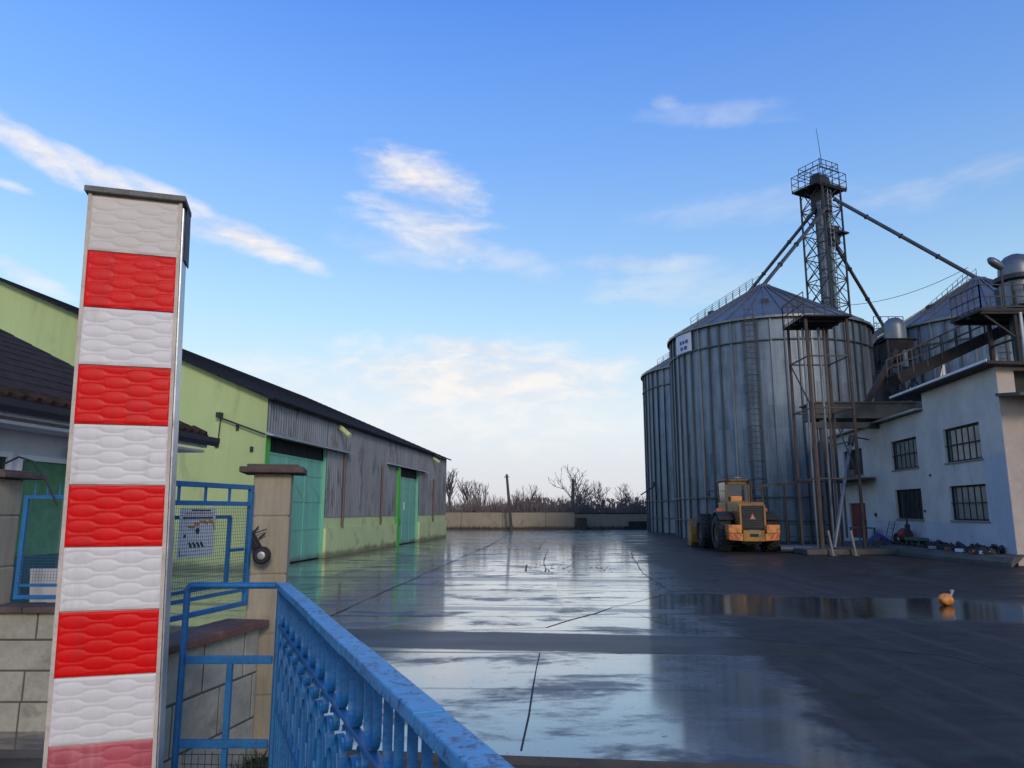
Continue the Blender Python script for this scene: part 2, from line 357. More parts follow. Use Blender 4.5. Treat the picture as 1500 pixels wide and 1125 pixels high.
    b = nt.nodes.new('ShaderNodeBump'); b.inputs['Strength'].default_value = .16; b.inputs['Distance'].default_value = .012
    h = math_node(nt, 'ADD', math_node(nt, 'MULTIPLY', n4, .5), n2)
    nt.links.new(h, b.inputs['Height']); nt.links.new(b.outputs[0], bs.inputs['Normal'])
    return m
M['yard'] = yard_mat()
M['asphalt'] = mat('damp_street_asphalt', (.045,.043,.043), .55, var=.35, scale=3, bump=.5, bscale=60)
M['soil'] = mat('bare_soil', (.085,.068,.045), .95, var=.4, scale=.5, bump=.4, bscale=6)
M['brick_dust'] = mat('brown_concrete_crumbs', (.20,.15,.11), .9, var=.4, scale=9)
M['joint'] = mat('dark_joint_tar', (.026,.025,.026), .8, var=.3, scale=3, bump=0)
M['slab_pale'] = mat('pale_concrete_patch', (.26,.25,.24), .6, var=.25, scale=5, bump=.3)

# ------------------------------------------------------------------ ground, street, yard
g = MB(); g.add([(-700,-100,-.25),(700,-100,-.25),(700,1200,-.25),(-700,1200,-.25)], [(0,1,2,3)])
tag(g.build('ground', M['soil']), kind='structure')
g = MB(); g.span((-60,-30,-.24),(80,5.28,-.05)); tag(g.build('street', M['asphalt']), kind='structure')
g = MB(); g.prism([(-40,5.62,0),(-1.2,5.62,0),(.4,5.44,0),(3.2,5.12,0),(60,3.6,0),(60,78,0),(-6,71.5,0),(-40,70,0)], (0,0,-.22))
tag(g.build('yard', M['yard']), kind='structure')
# joints: thin tar lines, slightly irregular
def jline(mb, pts, w, z=.004, jit=.03):
    P = []
    for (a, b) in zip(pts, pts[1:]):
        n = max(2, int(hypot(b[0]-a[0], b[1]-a[1]) / .8))
        for i in range(n): P.append((a[0] + (b[0]-a[0])*i/n, a[1] + (b[1]-a[1])*i/n))
    P.append(pts[-1])
    P = [(x + R.uniform(-jit, jit), y + R.uniform(-jit, jit)) for x, y in P]
    vs = []
    for i, (x, y) in enumerate(P):
        a = P[max(0, i-1)]; b = P[min(len(P)-1, i+1)]
        d = Vector((b[0]-a[0], b[1]-a[1])).normalized(); ww = w * R.uniform(.2, .8) / 2
        vs += [(x - d.y*ww, y + d.x*ww, z), (x + d.y*ww, y - d.x*ww, z)]
    mb.add(vs, [(2*i, 2*i+1, 2*i+3, 2*i+2) for i in range(len(P)-1)])
j = MB()
def row(y, x0, x1, w): jline(j, [(x0, y - .03*(x0)), (x1, y - .03*(x1))], w)
row(9.25, -3.2, 2.2, .035); row(10.92, -3.2, 3.0, .045); row(13.75, -4, 2.6, .05); row(16.2, -5, 3.2, .06); row(17.4, -5, 4.0, .05)
row(19.35, -5.3, 4.1, .07); row(21.0, -5.3, 4.5, .08); row(22.4, -5, .4, .06); row(25.6, -5, .2, .11); row(33.2, -4.4, 6.2, .10); row(38.8, -4, 6.5, .13); row(45, -4, 8, .14); row(12.3, -3.4, 2.4, .04); row(14.95, -4.4, 2.9, .05); row(29, -4.6, 5.6, .10); row(7.4, -1.2, 1.9, .02); row(54, -4, 9, .15)
jline(j, [(-3.0,12.1),(-2.6,17.5),(-2.15,23.7),(-1.3,35),(-.25,54)], .07)
jline(j, [(-.6,10.95),(.5,11.15),(1.83,13.45),(3.4,15.9),(3.45,17.4),(3.62,20.6),(4.4,27),(5.3,33)], .055)
jline(j, [(.33,9.2),(.07,5.6)], .026, jit=.008); jline(j, [(1.2,33.2),(2.0,45)], .06)
jline(j, [(.95,21.2),(1.1,25.5)], .06); jline(j, [(1.1,25.6),(1.6,33)], .07); jline(j, [(-1.3,33.3),(-.6,45)], .09)
jline(j, [(2.96,10.3),(4.2,9.7),(5.2,9.0),(5.4,7.6),(6.4,6.6)], .045)
jline(j, [(1.9,13.4),(2.3,11.6),(2.5,10.95)], .02); jline(j, [(5.6,38),(7.6,30)], .08)
tag(j.build('slab_joints', M['joint'], fix=False), kind='structure')
g = MB(); g.add([(x, y, .004) for x, y in [(.42,21.25),(.50,23.9),(.44,23.9),(.36,21.25)]], [(0,1,2,3)])
for i in range(45):    # broken patch of concrete beside it
    x, y = R.uniform(.5, 2.9), R.gauss(22.5, .9); s = R.uniform(.02, .06)
    g.box((x, y, .012), (s, s*R.uniform(.6,1.6), R.uniform(.006,.02)), Matrix.Rotation(R.uniform(0,3), 3, 'Z'))
tag(g.build('broken_concrete', M['brick_dust']), 'brown crumbs and flakes of broken concrete on the wet slabs', 'rubble', kind='stuff')
g = MB(); g.prism([(-40,5.29,-.06),(-1.2,5.29,-.06),(3.2,4.98,-.06),(60,3.45,-.06),(60,3.6,-.06),(3.2,5.115,-.06),(.4,5.435,-.06),(-1.2,5.615,-.06),(-40,5.615,-.06)], (0,0,-.1))
tag(g.build('gutter_strip', M['soil']), kind='structure')
g = MB(); g.prism([(.10,5.0,-.046),(.62,4.95,-.046),(.60,5.24,-.046),(.16,5.28,-.046)], (0,0,.028))
tag(g.build('concrete_patch', M['slab_pale'], bev=.01), kind='structure')

# ------------------------------------------------------------------ striped tiled pillar
PW, PD, PH = .366, .15, 3.02
t = thing('striped_pillar', 'tall square gate pillar clad in alternating red and white wavy tiles', 'pillar', (-1.552, 2.93, 0), 16.5)
b = MB(); b.span((-PW/2 - .006, .006, 0), (PW/2 + .006, PD, PH)); b.build('shaft', M['grout'], t)
TH_ = .2415
def tile(z0, z1, m, lab):
    b = MB(); p, q, a = .0305, .180, .0098
    def bnd(k, x):
        c_ = cos(2*pi*(x + .03)/q); c_ = math.copysign(abs(c_)**.5, c_)
        return k*p + (a if k % 2 == 0 else -a) * c_
    def fn(u, v):
        x = (u - .5) * (PW - .012) ; z = v * (z1 - z0)
        k = int(math.floor(z / p)) + 1
        while bnd(k, x) > z: k -= 1
        lo, hi = bnd(k, x), bnd(k+1, x)
        tt = min(1, max(0, (z - lo) / (hi - lo)))
        e = min(u, 1-u, v*.6, (1-v)*.6) ; e = min(1, e / .02)
        h = (sin(pi*tt) ** .55) * (.0016 + .0018 * min(1, (hi - lo)/.05)) * e
        return (x, -.001 - h, z0 + z)
    b.grid(fn, 90, 64)
    o = b.build('tile', m, t, smooth=False)
    o.data.polygons.foreach_set('use_smooth', [True]*len(o.data.polygons))
    tag(o, lab)
zt = PH - .012
k = 0
while zt > 0:
    z0 = max(0, zt - TH_ + .004)
    if k % 2 == 0: tile(z0, zt, M['tile_cream'] if k == 0 else M['tile_white'], 'white wavy relief tile')
    else: tile(z0, zt, M['tile_faded'] if k == 9 else M['tile_red'], 'faded pinkish red tile' if k == 9 else 'glossy red wavy relief tile')
    zt -= TH_; k += 1
b = MB()
for s in (-1, 1):
    b.span((s*(PW/2 + .001) - .007, -.003, 0), (s*(PW/2 + .001) + .007, .006, PH))
b.build('corner_trim', M['grout'], t)
b = MB(); b.span((PW/2 + .0085, .012, 0), (PW/2 + .014, PD - .01, PH - .02)); b.build('side_flashing', M['flash'], t)
b = MB(); b.span((-PW/2 - .022, -.022, PH), (PW/2 + .024, PD + .02, PH + .026)); b.build('cap', M['cap_stone'], t, bev=.004)
b = MB(); b.span((PW/2 + .015, .06, PH - .24), (PW/2 + .021, PD + .02, PH - .001)); b.build('edge_strip', M['steel_dark'], t)
for ch in [x for x in list(COL.objects) if x.parent is t]:     # the pillar leans and narrows slightly
    for v in ch.data.vertices:
        dz = v.co.z - .85
        v.co.x = v.co.x * (1 - .022*dz) - .027*dz

# ------------------------------------------------------------------ block walls
def block_wall(name, label, loc, rz, L, H, T, course, bl, parent_cap):
    t = thing(name, label, 'wall', loc, rz)
    c = MB(); c.span((0, .006, 0), (L, T, H)); c.build('mortar_core', M['mortar'], t)
    b = MB(); z = 0; r = 0
    while z < H - .02:
        h = min(course, H - z) ; x = -bl * (.35 if r % 2 else .0) - R.uniform(0, .1)
        while x < L:
            w = bl * R.uniform(.85, 1.15); x0, x1 = max(0, x + .006), min(L, x + w - .006)
            if x1 - x0 > .04:
                d = R.uniform(-.004, .004)
                b.span((x0, d, z + .007), (x1, T + .004, z + h - .007))
            x += w
        z += h; r += 1
    b.build('blocks', M['block'], t, bev=.006)
    cp = MB(); x = -.02
    while x < L:
        w = min(R.uniform(.38, .5), L + .03 - x)
        if w < .06: break
        cp.box((x + w/2, T/2, H + .022 + R.uniform(-.003,.003)), (w - .006, T + .13, .045), Matrix.Rotation(R.uniform(-.012,.012), 3, 'Y')); x += w
    cp.build('coping', parent_cap, t, bev=.006)
    return t
block_wall('front_wall', 'low wall of pale concrete blocks with brown coping under the left mesh fence', (-5.6, 6.05, -.02), 0, 2.25, .92, .2, .235, .5, M['coping'])
WDIR = 11.5
wdx, wdy = sin(radians(WDIR)), cos(radians(WDIR))
W0 = (-1.80 - wdx*1.5, 5.42 - wdy*1.5)     # near end of the return wall, its yard-side face
block_wall('return_wall', 'low pale block wall with worn red coping running back to the gate post', (W0[0], W0[1], -.02), 90 - WDIR, 1.47, .91, .2, .30, .42, M['coping_red'])

def pillar(name, label, loc, rz, w, h, capw):
    t = thing(name, label, 'pillar', loc, rz)
    b = MB(); z = -.02
    while z < h - .02:
        hh = min(.42, h - z); b.box((0, 0, z + hh/2), (w + R.uniform(-.006,.006), w + R.uniform(-.006,.006), hh - .006)); z += hh
    b.box((0, 0, h/2), (w - .02, w - .02, h)); b.build('shaft', M['render_post'], t, bev=.012)
    c = MB(); c.box((0, 0, h + .022), (capw, capw, .045)); c.box((0, 0, h + .055), (capw*.8, capw*.8, .022)); c.build('cap', M['coping'], t, bev=.008)
    return t
pillar('gate_pillar', 'stained cream stone pillar with flat brown cap and black roller', (-1.825, 5.60, 0), 13, .272, 1.98, .46)
pillar('gate_pillar', 'stone pillar with brown cap at the left edge beside the mesh fence', (-4.37, 6.16, 0), 0, .30, 1.97, .55)

# ------------------------------------------------------------------ blue mesh fence panels
def mesh_panel(name, label, loc, rz, L, z0, z1, pitch, inner=True, spikes=False):
    t = thing(name, label, 'fence panel', loc, rz)
    f = MB(); w = .034
    f.bar((0,0,z0),(0,0,z1+.0),w); f.bar((L,0,z0),(L,0,z1),w)
    f.bar((w/2,0,z1-w/2),(L-w/2,0,z1-w/2),w-.001); f.bar((w/2,0,z0+w/2),(L-w/2,0,z0+w/2),w-.001)
    f.bar((w/2,.001,z0+.11),(L-w/2,.001,z0+.11),.022)
    f.build('frame', M['blue'], t, bev=.003)
    if inner:
        g_ = MB(); zz = z1 - .135
        g_.bar((w/2,0,zz),(L-w/2,0,zz),.03)
        n = 5
        for i in range(1, n): g_.bar((L*i/n,0,zz+.015),(L*i/n,0,z1-w),.014)
        g_.build('upper_rail', M['blue'], t)
        i_ = MB(); a, b_, c_, d_ = .10, L - .20, z0 + .16, zz - .09
        for p, q in (((a,.03,d_),(b_,.03,d_)),((b_,.03,d_),(b_,.03,c_)),((a,.03,c_),(b_,.03,c_)),((a,.03,d_),(a,.03,c_)),((b_,.03,(c_+d_)/2),(L-w/2,.03,(c_+d_)/2))): i_.bar(p, q, .022)
        i_.build('inner_frame', M['blue'], t)
        top = zz - .015
    else: top = z1 - .07
    m = MB(); x = w/2 + pitch*.6
    while x < L - w/2: m.bar((x,-.012,z0+.12),(x,-.012,top),.0019); x += pitch
    z = z0 + .125
    while z < top: m.bar((w/2,-.0148,z),(L-w/2,-.0148,z),.0019); z += pitch
    m.build('wire_mesh', M['mesh_blue'], t)
    if spikes:
        for i in range(6):
            s_ = MB(); s_.cyl((.06 + i*(L-.1)/5,0,z1),(.06 + i*(L-.1)/5,0,z1+.10),.009,.002,6); s_.build('spike', M['blue'], t)
    return t
FZ0, FZ1 = 1.04, 1.885
fn_ = 1.36
mesh_panel('mesh_fence', 'blue mesh fence panel carrying a white poster on the return wall', (-1.90 - wdx*fn_, 5.33 - wdy*fn_, 0), 90 - WDIR, fn_, FZ0, FZ1, .022)
mesh_panel('mesh_fence', 'short blue mesh fence panel with spikes beside the left stone pillar', (-4.05, 6.12, 0), 0, .62, .99, 1.83, .024, inner=False, spikes=True)
# poster
t = thing('poster', 'white poster with orange and black figures wired to the blue mesh', 'poster', (-1.90 - wdx*.80 + .014, 5.33 - wdy*.80, 0), 90 - WDIR)
b = MB(); b.span((0, .007, 1.41), (.37, .0105, 1.715)); b.build('sheet', M['paper'], t)
b = MB(); y = .0048
b.span((.11, y, 1.700), (.31, y+.0015, 1.708)); b.span((.03, y, 1.652), (.34, y+.0015, 1.662))
b.cyl((.185, y, 1.575), (.185, y+.0015, 1.575), .022, n=6); b.cyl((.06, y, 1.545), (.06, y+.0015, 1.545), .012, n=6)
for i in range(4):
    x = .095 + .04*i; b.prism([(x, y, 1.505), (x+.022, y, 1.505), (x+.048, y, 1.470), (x+.026, y, 1.470)], (0,.0015,0))
b.build('black_print', M['ink'], t)
b = MB()
for (x, z, w, h) in ((.10,1.60,.07,.014),(.15,1.618,.05,.02),(.20,1.632,.04,.016),(.245,1.628,.05,.02),(.30,1.632,.05,.022),(.335,1.60,.012,.05)): b.box((x+.02, y+.0007, z), (w, .0015, h), Matrix.Rotation(R.uniform(-.5,.3), 3, 'Y'))
b.build('orange_print', M['orange_ink'], t)
b = MB(); b.span((.015, y, 1.425), (.02, y+.0015, 1.465)); b.span((.015, y, 1.425), (.08, y+.0015, 1.430)); b.build('red_mark', M['red_ink'], t)
b = MB(); b.span((.05, y, 1.682), (.33, y+.0015, 1.686)); b.build('red_line', M['red_ink'], t)
# roller on the pillar
t = thing('gate_roller', 'black gate roller with pale hub bracketed on the cream pillar', 'roller', (-1.86, 5.43, 1.44), 8)
b = MB(); b.bar((-.055,-.03,.085),(.005,-.045,-.01),.07,.05); b.bar((-.05,-.01,.09),(.0,-.02,.15),.012); b.bar((.0,-.01,.06),(.05,-.02,.10),.012); b.build('bracket', M['black'], t, bev=.008)
b = MB(); b.lathe([(.018,-.03),(.052,-.028),(.062,-.018),(.062,.018),(.052,.028),(.018,.03)], 28)
o = b.build('wheel', M['black'], t, smooth=True, loc=(.045,-.085,-.055)); o.rotation_euler = (pi/2, 0, 0)
b = MB(); b.lathe([(.010,.0312),(.026,.0312),(.030,.028)], 24); b.lathe([(.0,.034),(.008,.034),(.010,.0305)], 16); q = b.build('hub', M['light_metal'], o, smooth=True)
q.location = (0,0,0)
b = MB(); b.tube([(-.06,-.02,.18),(-.05,-.02,.12),(-.02,-.03,.10),(.06,-.03,.13)], .004, 6); b.build('wire', M['black'], t)
# dark cable draped over left pillar
b = MB(); pts = [(-4.20 + .12*k_, 6.0, 2.08 + .10*sin(k_*.9) - .018*k_*k_) for k_ in range(5)]
b.tube(pts, .008, 6); tag(b.build('cable', M['black'], smooth=True), 'loose black cable curling over the left stone pillar cap', 'cable')

# ------------------------------------------------------------------ small blue frame gate and ornate gate
GE = (-1.345, 4.36)
t = thing('wicket_gate', 'low open blue tubular wicket frame between striped pillar and ornate gate', 'gate', (GE[0], GE[1], 0), 0)
b = MB(); w0 = -.545
b.tube([(w0, 0, .02), (w0, 0, 1.255), (w0 + .02, 0, 1.272), (-.03, 0, 1.272)], .0185, 12); b.build('outer_frame', M['blue'], t, smooth=True)
for z_ in (.86, .41):
    b = MB(); b.bar((w0+.018,0,z_),(-.03,0,z_),.028,.044); b.build('cross_rail', M['blue'], t, bev=.004)
for za, zb in ((.838,.433),(.386,.02)):
    b = MB(); b.bar((-.27,.002,za),(-.27,.002,zb),.032); b.build('middle_bar', M['blue'], t, bev=.004)
b = MB()
for i in range(12): b.bar((w0 + .05 + i*.038, .012, .02), (w0 + .05 + i*.038, .012, .36 + .02*sin(i*2.3)), .003)
for i in range(7): b.bar((w0 + .03, .0155, .05 + .05*i), (-.04, .0155, .05 + .05*i + .01*sin(i)), .003)
b.build('wire_mesh', M['wire_dark'], t)

ga = atan2(1.345, -3.09)      # direction of the ornate gate, from its far end towards the camera
GL = 3.9
t = thing('ornate_gate', 'weathered blue ornate gate leaf with looped flat bars and wide top rail', 'gate', (GE[0] + .005, GE[1], 0), 0)
gd = Vector((1.312, -3.10, 0)).normalized(); t.rotation_euler = (0, 0, atan2(gd.y, gd.x))
b = MB()
# wide top rail in worn lengths
segs = [0, .62, 1.36, 2.15, 3.0, GL]
for i, (a, c) in enumerate(zip(segs, segs[1:])): b.box(((a+c)/2, 0, 1.272 + (.003 if i % 2 else 0)), (c - a - .003,  .070, .034))
b.build('top_rail', M['blue_rail'], t, bev=.004)
for z_, w_, h_ in ((1.06,.03,.016),(.08,.04,.04),(.62,.028,.014)):
    b = MB(); b.bar((0,0,z_),(GL,0,z_),w_,h_); b.build('rail', M['blue'], t, bev=.003)
for x_, w_, z_ in ((.03,.06,1.254),(GL-.03,.06,1.254),(.10,.03,1.05)):
    b = MB(); b.bar((x_,0,.02),(x_,0,z_),w_,w_*.9); b.build('post', M['blue'], t, bev=.004)
def ribbon(mb, pts, w=.03, th=.005):       # flat bar bent along pts (x,z), its width across the gate
    for (a, c) in zip(pts, pts[1:]):
        d = Vector((c[0]-a[0], 0, c[1]-a[1])); L = d.length
        if L < 1e-5: continue
        d /= L; e = d * .0015
        mb.bar(Vector((a[0],0,a[1])) - e, Vector((c[0],0,c[1])) + e, th, w, up=(0,1,0))
def arc(cx, cz, r, a0, a1, n=9, sx=1): return [(cx + sx*r*cos(a0 + (a1-a0)*i/n), cz + r*sin(a0 + (a1-a0)*i/n)) for i in range(n+1)]
x = .17
pitch = .23
def part(name, m_, *ribs):
    q_ = MB()
    for a_ in ribs: ribbon(q_, *a_)
    return q_.build(name, M[m_], t)
while x < GL - .12:
    r = .056
    part('loop_bar', 'blue', ([(x-r, 1.254), (x-r, 1.07+r)] + arc(x, 1.07+r, r, pi, 2*pi, 14) + [(x+r, 1.07+r), (x+r, 1.254)], .024))
    r2 = .052
    for dx, drop in ((-.0, .06), (pitch/2, .13)):
        top = 1.045 - r2 - drop
        part('arch_bar', 'blue', ([(x+dx-r2, .10), (x+dx-r2, top)] + arc(x+dx, top, r2, pi, 0, 14) + [(x+dx+r2, top), (x+dx+r2, .10)], .024))
    part('scroll_bar', 'blue', (arc(x+pitch/2, 1.008, .038, -pi*.9, pi*.9, 16), .022, .004))
    part('wavy_bar', 'blue', ([(x, .93), (x+.022, .86), (x-.018, .77), (x+.018, .69), (x, .63)], .026, .005))
    x += pitch
# weeds at the foot of the pillar
b = MB()
for i in range(420):
    x, y = R.gauss(-1.62, .12), R.gauss(5.2, .10); h = R.uniform(.03, .16); a = R.uniform(0, 6.3); l = R.uniform(.3, 1.0)*h; w = R.uniform(.006, .014)
    b.add([(x - w*sin(a), y + w*cos(a), -.05), (x + w*sin(a), y - w*cos(a), -.05), (x + l*cos(a), y + l*sin(a), h - .05)], [(0,1,2)])
tag(b.build('weeds', mat('weed_leaves', (.035,.055,.022), .8, var=.4, scale=20, bump=0), fix=False), 'small dark weeds growing at the foot of the cream pillar', 'weeds', kind='stuff')

# ------------------------------------------------------------------ guard house
t = thing('guard_house', 'white gatehouse with brown tiled roof and green glazed door behind the left fence', 'gatehouse', (-5.41, 12.86, 0), -AXIS)
wx = -.52
b = MB()
b.span((-8, -.55, 0), (wx, -.35, 2.72)); b.prism([(wx, -.35, 2.72), (-4.3, -.35, 4.55), (-8, -.35, 2.72)], (0, -.2, 0))
# yard-side wall in pieces round the openings; local y runs back towards the camera (negative)
def wl(y0, y1, z0, z1): b.span((wx - .2, y0, z0), (wx, y1, z1))
ops = [(-3.62, -2.62, .35, 2.42), (-7.5, -3.72, 1.0, 2.44)]
wl(-2.62, -.55, 0, 2.72); wl(-3.72, -3.62, 0, 2.72); wl(-3.62, -2.62, 2.42, 2.72); wl(-3.62, -2.62, 0, .35); wl(-7.5, -3.72, 2.44, 2.72); wl(-7.5, -3.72, 0, 1.0); wl(-9.5, -7.5, 0, 2.72)
b.build('wall', M['white_wall'], t)
rf = MB()
n = 11; sl = .48; run = 4.45
for i in range(n):
    x0, x1 = -run*i/n, -run*(i+1)/n - .06
    z0, z1 = 3.0 + sl*run*i/n, 3.0 + sl*(run*(i+1)/n + .06)
    rf.prism([(x0, 0, z0), (x0, 0, z0 + .035), (x1, 0, z1 + .022), (x1, 0, z1 - .02)], (0, -11, 0))
rf.prism([(-run, 0, 3.0 + sl*run), (-2*run, 0, 3.0), (-2*run, 0, 3.05), (-run, 0, 3.06 + sl*run)], (0, -11, 0))
roof = rf.build('roof', M['tile_roof'], t)
b = MB()
for i in range(46): b.lathe([(.052,0),(.052,.02)], 10, 0, pi, (0,0,0)) if False else b.cyl((.01,-.1 - i*.23,3.045), (-.25,-.1 - i*.23,3.045+.12), .042, n=8)
b.build('tile_edge', M['tile_roof'], roof)
b = MB(); b.prism([(.03,.12,2.99),(.03,.12,2.86),(.06,.12,2.84),(.13,.12,2.84),(.16,.12,2.90),(.16,.12,2.98),(.14,.12,2.98),(.13,.12,2.87),(.06,.12,2.87),(.05,.12,2.99)], (0,-11.1,0)); b.build('gutter', M['gutter'], t)
b = MB(); b.span((-.04, -11, 2.80), (.0, -.02, 2.985)); b.span((wx, -11, 2.72), (-.042, -.02, 2.76)); b.build('soffit', M['white_paint'], t)
b = MB(); b.prism([(-.06,-.03,2.80),(-4.45,-.03,4.92),(-4.45,-.03,5.08),(-.06,-.03,2.97)], (0,-.12,0)); b.build('barge_board', M['steel_brown'], t)
for (y0, y1, z0, z1), nm, gm in ((ops[0], 'door', M['glass_green']), (ops[1], 'window', M['glass_dark'])):
    fr = MB(); w = .07
    fr.span((wx-.05, y0, z0), (wx+.015, y0+w, z1)); fr.span((wx-.05, y1-w, z0), (wx+.015, y1, z1)); fr.span((wx-.05, y0+w, z1-w), (wx+.013, y1-w, z1)); fr.span((wx-.05, y0+w, z0), (wx+.013, y1-w, z0+w))
    if nm == 'window': fr.span((wx-.05, y1-.85, z0+w), (wx+.012, y1-.79, z1-w))
    o = fr.build(nm, M['white_paint'], t)
    p = MB()
    if nm == 'door':
        p.span((wx-.035, y0+w, z0+.78), (wx-.02, y1-w, z1-w)); p.build('pane', gm, o)
        p = MB(); p.span((wx-.035, y0+w, z0+w), (wx-.015, y1-w, z0+.775)); p.build('lower_panel', M['door_panel'], o)
    else: p.span((wx-.035, y0+w, z0+w), (wx-.02, y1-w, z1-w)); p.build('pane', gm, o)
b = MB(); b.bar((wx,-2.75,2.56),(wx+.22,-2.75,2.56),.05); b.box((wx+.25,-2.75,2.51),(.14,.2,.12)); b.build('wall_lamp', M['gutter'], t, bev=.01)
# white board leaning inside the fence
b = MB(); b.box((-3.95,6.62,1.02),(.62,.03,.36), Matrix.Rotation(.15,3,'X')); tag(b.build('white_board', M['white_paint'], bev=.004), 'plain white board standing behind the short blue mesh fence', 'board')
b = MB(); b.box((-3.95,6.64,.42),(.7,.5,.82)); b.span((-4.3,6.39,.831),(-3.6,6.89,.86)); tag(b.build('storage_box', M['concrete'], bev=.01), 'grey concrete box under the white board behind the left fence', 'box')

# ------------------------------------------------------------------ warehouse
WP = (-7.5, 22.0)
LEN, WID = 26.6, 20.6
t = thing('warehouse', 'long lime green warehouse with grey sheet sides and teal sliding doors', 'warehouse', (WP[0], WP[1], 0), -AXIS)
EZ, SLP = 5.12, .43
RZ = EZ + SLP*WID/2
b = MB()
b.prism([(0,0,0),(0,0,EZ),(-WID/2,0,RZ),(-WID,0,EZ),(-WID,0,0)], (0,.3,0))
b.prism([(-.05,LEN-.3,0),(-.05,LEN-.3,EZ-.05),(-WID/2,LEN-.3,RZ-.05),(-WID,LEN-.3,EZ-.05),(-WID,LEN-.3,0)], (0,.3,0))
b.span((-WID, .3, 0), (-WID+.3, LEN-.3, EZ-.02))
b.span((-.30,.3,4.0),(-.12,LEN-.3,EZ-.06))
b.build('wall', M['lime'], t)
D1, D2 = (.32, 4.95), (14.95, 19.2)
b = MB()
for y0, y1 in ((D1[1]+.12, D2[0]-.42), (D2[1]+.05, LEN-.02)):
    b.span((-.32, y0, 0), (.10, y1, 1.07)); b.span((-.32, y0, 1.07), (.0, y1, 1.50))
b.build('plinth', M['lime_plinth'], t, bev=.012)
c = MB()
def corr(y0, y1, z0, z1, xo=.0, per=.19, amp=.032):
    prof = []; y = y0
    while y < y1:
        for dy, dx in ((0,0),(.32,0),(.5,1),(.82,1)):
            if y + dy*per <= y1: prof.append((xo + dx*amp, y + dy*per))
        y += per
    prof.append((xo, y1)); n = len(prof)
    c.add([(x, yy, z0) for x, yy in prof] + [(x, yy, z1) for x, yy in prof], [(i, i+1, i+1+n, i+n) for i in range(n-1)])
corr(.02, D1[1]+.10, 4.02, EZ-.02, .012); corr(D1[1]+.11, D2[0]-.40, 1.47, EZ-.02, .012); corr(D2[0]-.39, D2[1]+.04, 3.95, EZ-.02, .012); corr(D2[1]+.05, LEN-.01, 1.47, EZ-.02, .012)
c.build('cladding', M['cladding'], t, fix=False)
rf = MB(); n = 30; ov = .28
for s in (0, 1):
    for i in range(n):
        a0, a1 = -ov + (WID/2 + ov)*i/n, -ov + (WID/2 + ov)*(i+1)/n + .05
        X0, X1 = (-a0, -a1) if s == 0 else (-WID + a0, -WID + a1)
        if i == n-1: X1 = -WID/2
        z0, z1 = EZ + .02 + SLP*a0, EZ + .02 + SLP*min(a1, WID/2)
        rf.prism([(X0, -.28, z0), (X0, -.28, z0 + .08), (X1, -.28, z1 + .06), (X1, -.28, z1)], (0, LEN + .6, 0))
rf.build('roof', M['roof_dark'], t)
b = MB(); b.span((.285, -.28, EZ-.07), (.30, LEN+.32, EZ-.02)); b.build('eave_flashing', M['roof_dark'], t)
def sdoor(y0, y1, ztop, zlint):
    d = MB(); d.span((-.22, y0, .03), (-.14, y1 + .1, ztop))
    n = 3
    for i in range(n+1):
        yy = y0 + (y1-y0-.06)*i/n; d.span((-.139, yy, .03), (-.118, yy+.06, ztop))
    for zz in (.05, 1.05, 2.0, 2.9, ztop-.07): d.span((-.1385, y0+.06, zz), (-.122, y1-.06, zz+.05))
    # zigzag braces
    m_ = 6; ws = (y1-y0-.2)/m_
    for i in range(m_):
        ya = y0 + .1 + ws*i
        d.bar((-.132, ya, 2.08 + (.5 if i % 2 else 0)), (-.132, ya+ws, 2.08 + (0 if i % 2 else .5)), .012, .02)
    o = d.build('sliding_door', M['teal'], t)
    h = MB(); h.span((-.116, y0 + (y1-y0)*.36, 1.75), (-.106, y0 + (y1-y0)*.36+.26, 2.15)); tag(h.build('notice', M['paper'], o), 'small pale notice')
    h = MB(); h.bar((-.10, y0 + .9, 1.0), (-.10, y0 + .9, 1.3), .04); h.build('handle', M['steel_dark'], o)
    q = MB(); q.span((-.25, y0, ztop+.003), (-.17, y1, zlint)); q.build('transom', M['dark'], t)
    k = MB()
    for i in range(7): k.span((-.169, y0 + (y1-y0)*i/7, ztop+.003), (-.15, y0 + (y1-y0)*i/7 + .03, zlint-.002))
    k.build('transom_bars', M['steel_dark'], t)
sdoor(D1[0], D1[1]+.1, 3.52, 4.0); sdoor(D2[0], D2[1], 3.45, 3.93)
b = MB(); b.span((-.30, .02, 0), (.012, .31, 4.0)); b.build('door_jamb', M['green'], t)
for y_, z_ in ((D1[1]+.105, 4.0), (D2[1]+.003, 3.94)):
    b = MB(); b.span((-.13, y_, 0), (-.002, y_+.045, z_)); b.build('door_edge', M['teal'], t)
b = MB(); b.span((-.30, D2[0]-.38, 0), (.14, D2[0]-.02, 3.93)); b.build('door_jamb', M['green'], t)
for y0, y1, z in ((-.1, D1[1]+2.3, 4.0), (D2[0]-2.2, D2[1]+1.4, 3.94)):
    b = MB(); b.prism([(.05,y0,z+.08),(.05,y0,z-.02),(.30,y0,z-.06),(.30,y0,z-.03)], (0,y1-y0,0)); b.build('door_hood', M['light_metal'], t)
for y, z0, z1 in ((6.75, 1.05, 3.9), (11.85, 1.1, 3.7), (22.6, 1.08, 3.6)):
    b = MB(); b.cyl((.11,y,z0),(.11,y,z1),.05,n=10); b.build('downpipe', M['pipe_brown'], t, smooth=True)
b = MB(); b.cyl((.05,6.1,4.95),(.55,5.95,4.55),.10,n=12); b.build('wall_lamp', M['lime_plinth'], t, smooth=True)
b = MB(); b.cyl((.05,22.4,4.9),(.5,22.3,4.6),.09,n=12); b.build('wall_lamp', M['lime_plinth'], t, smooth=True)
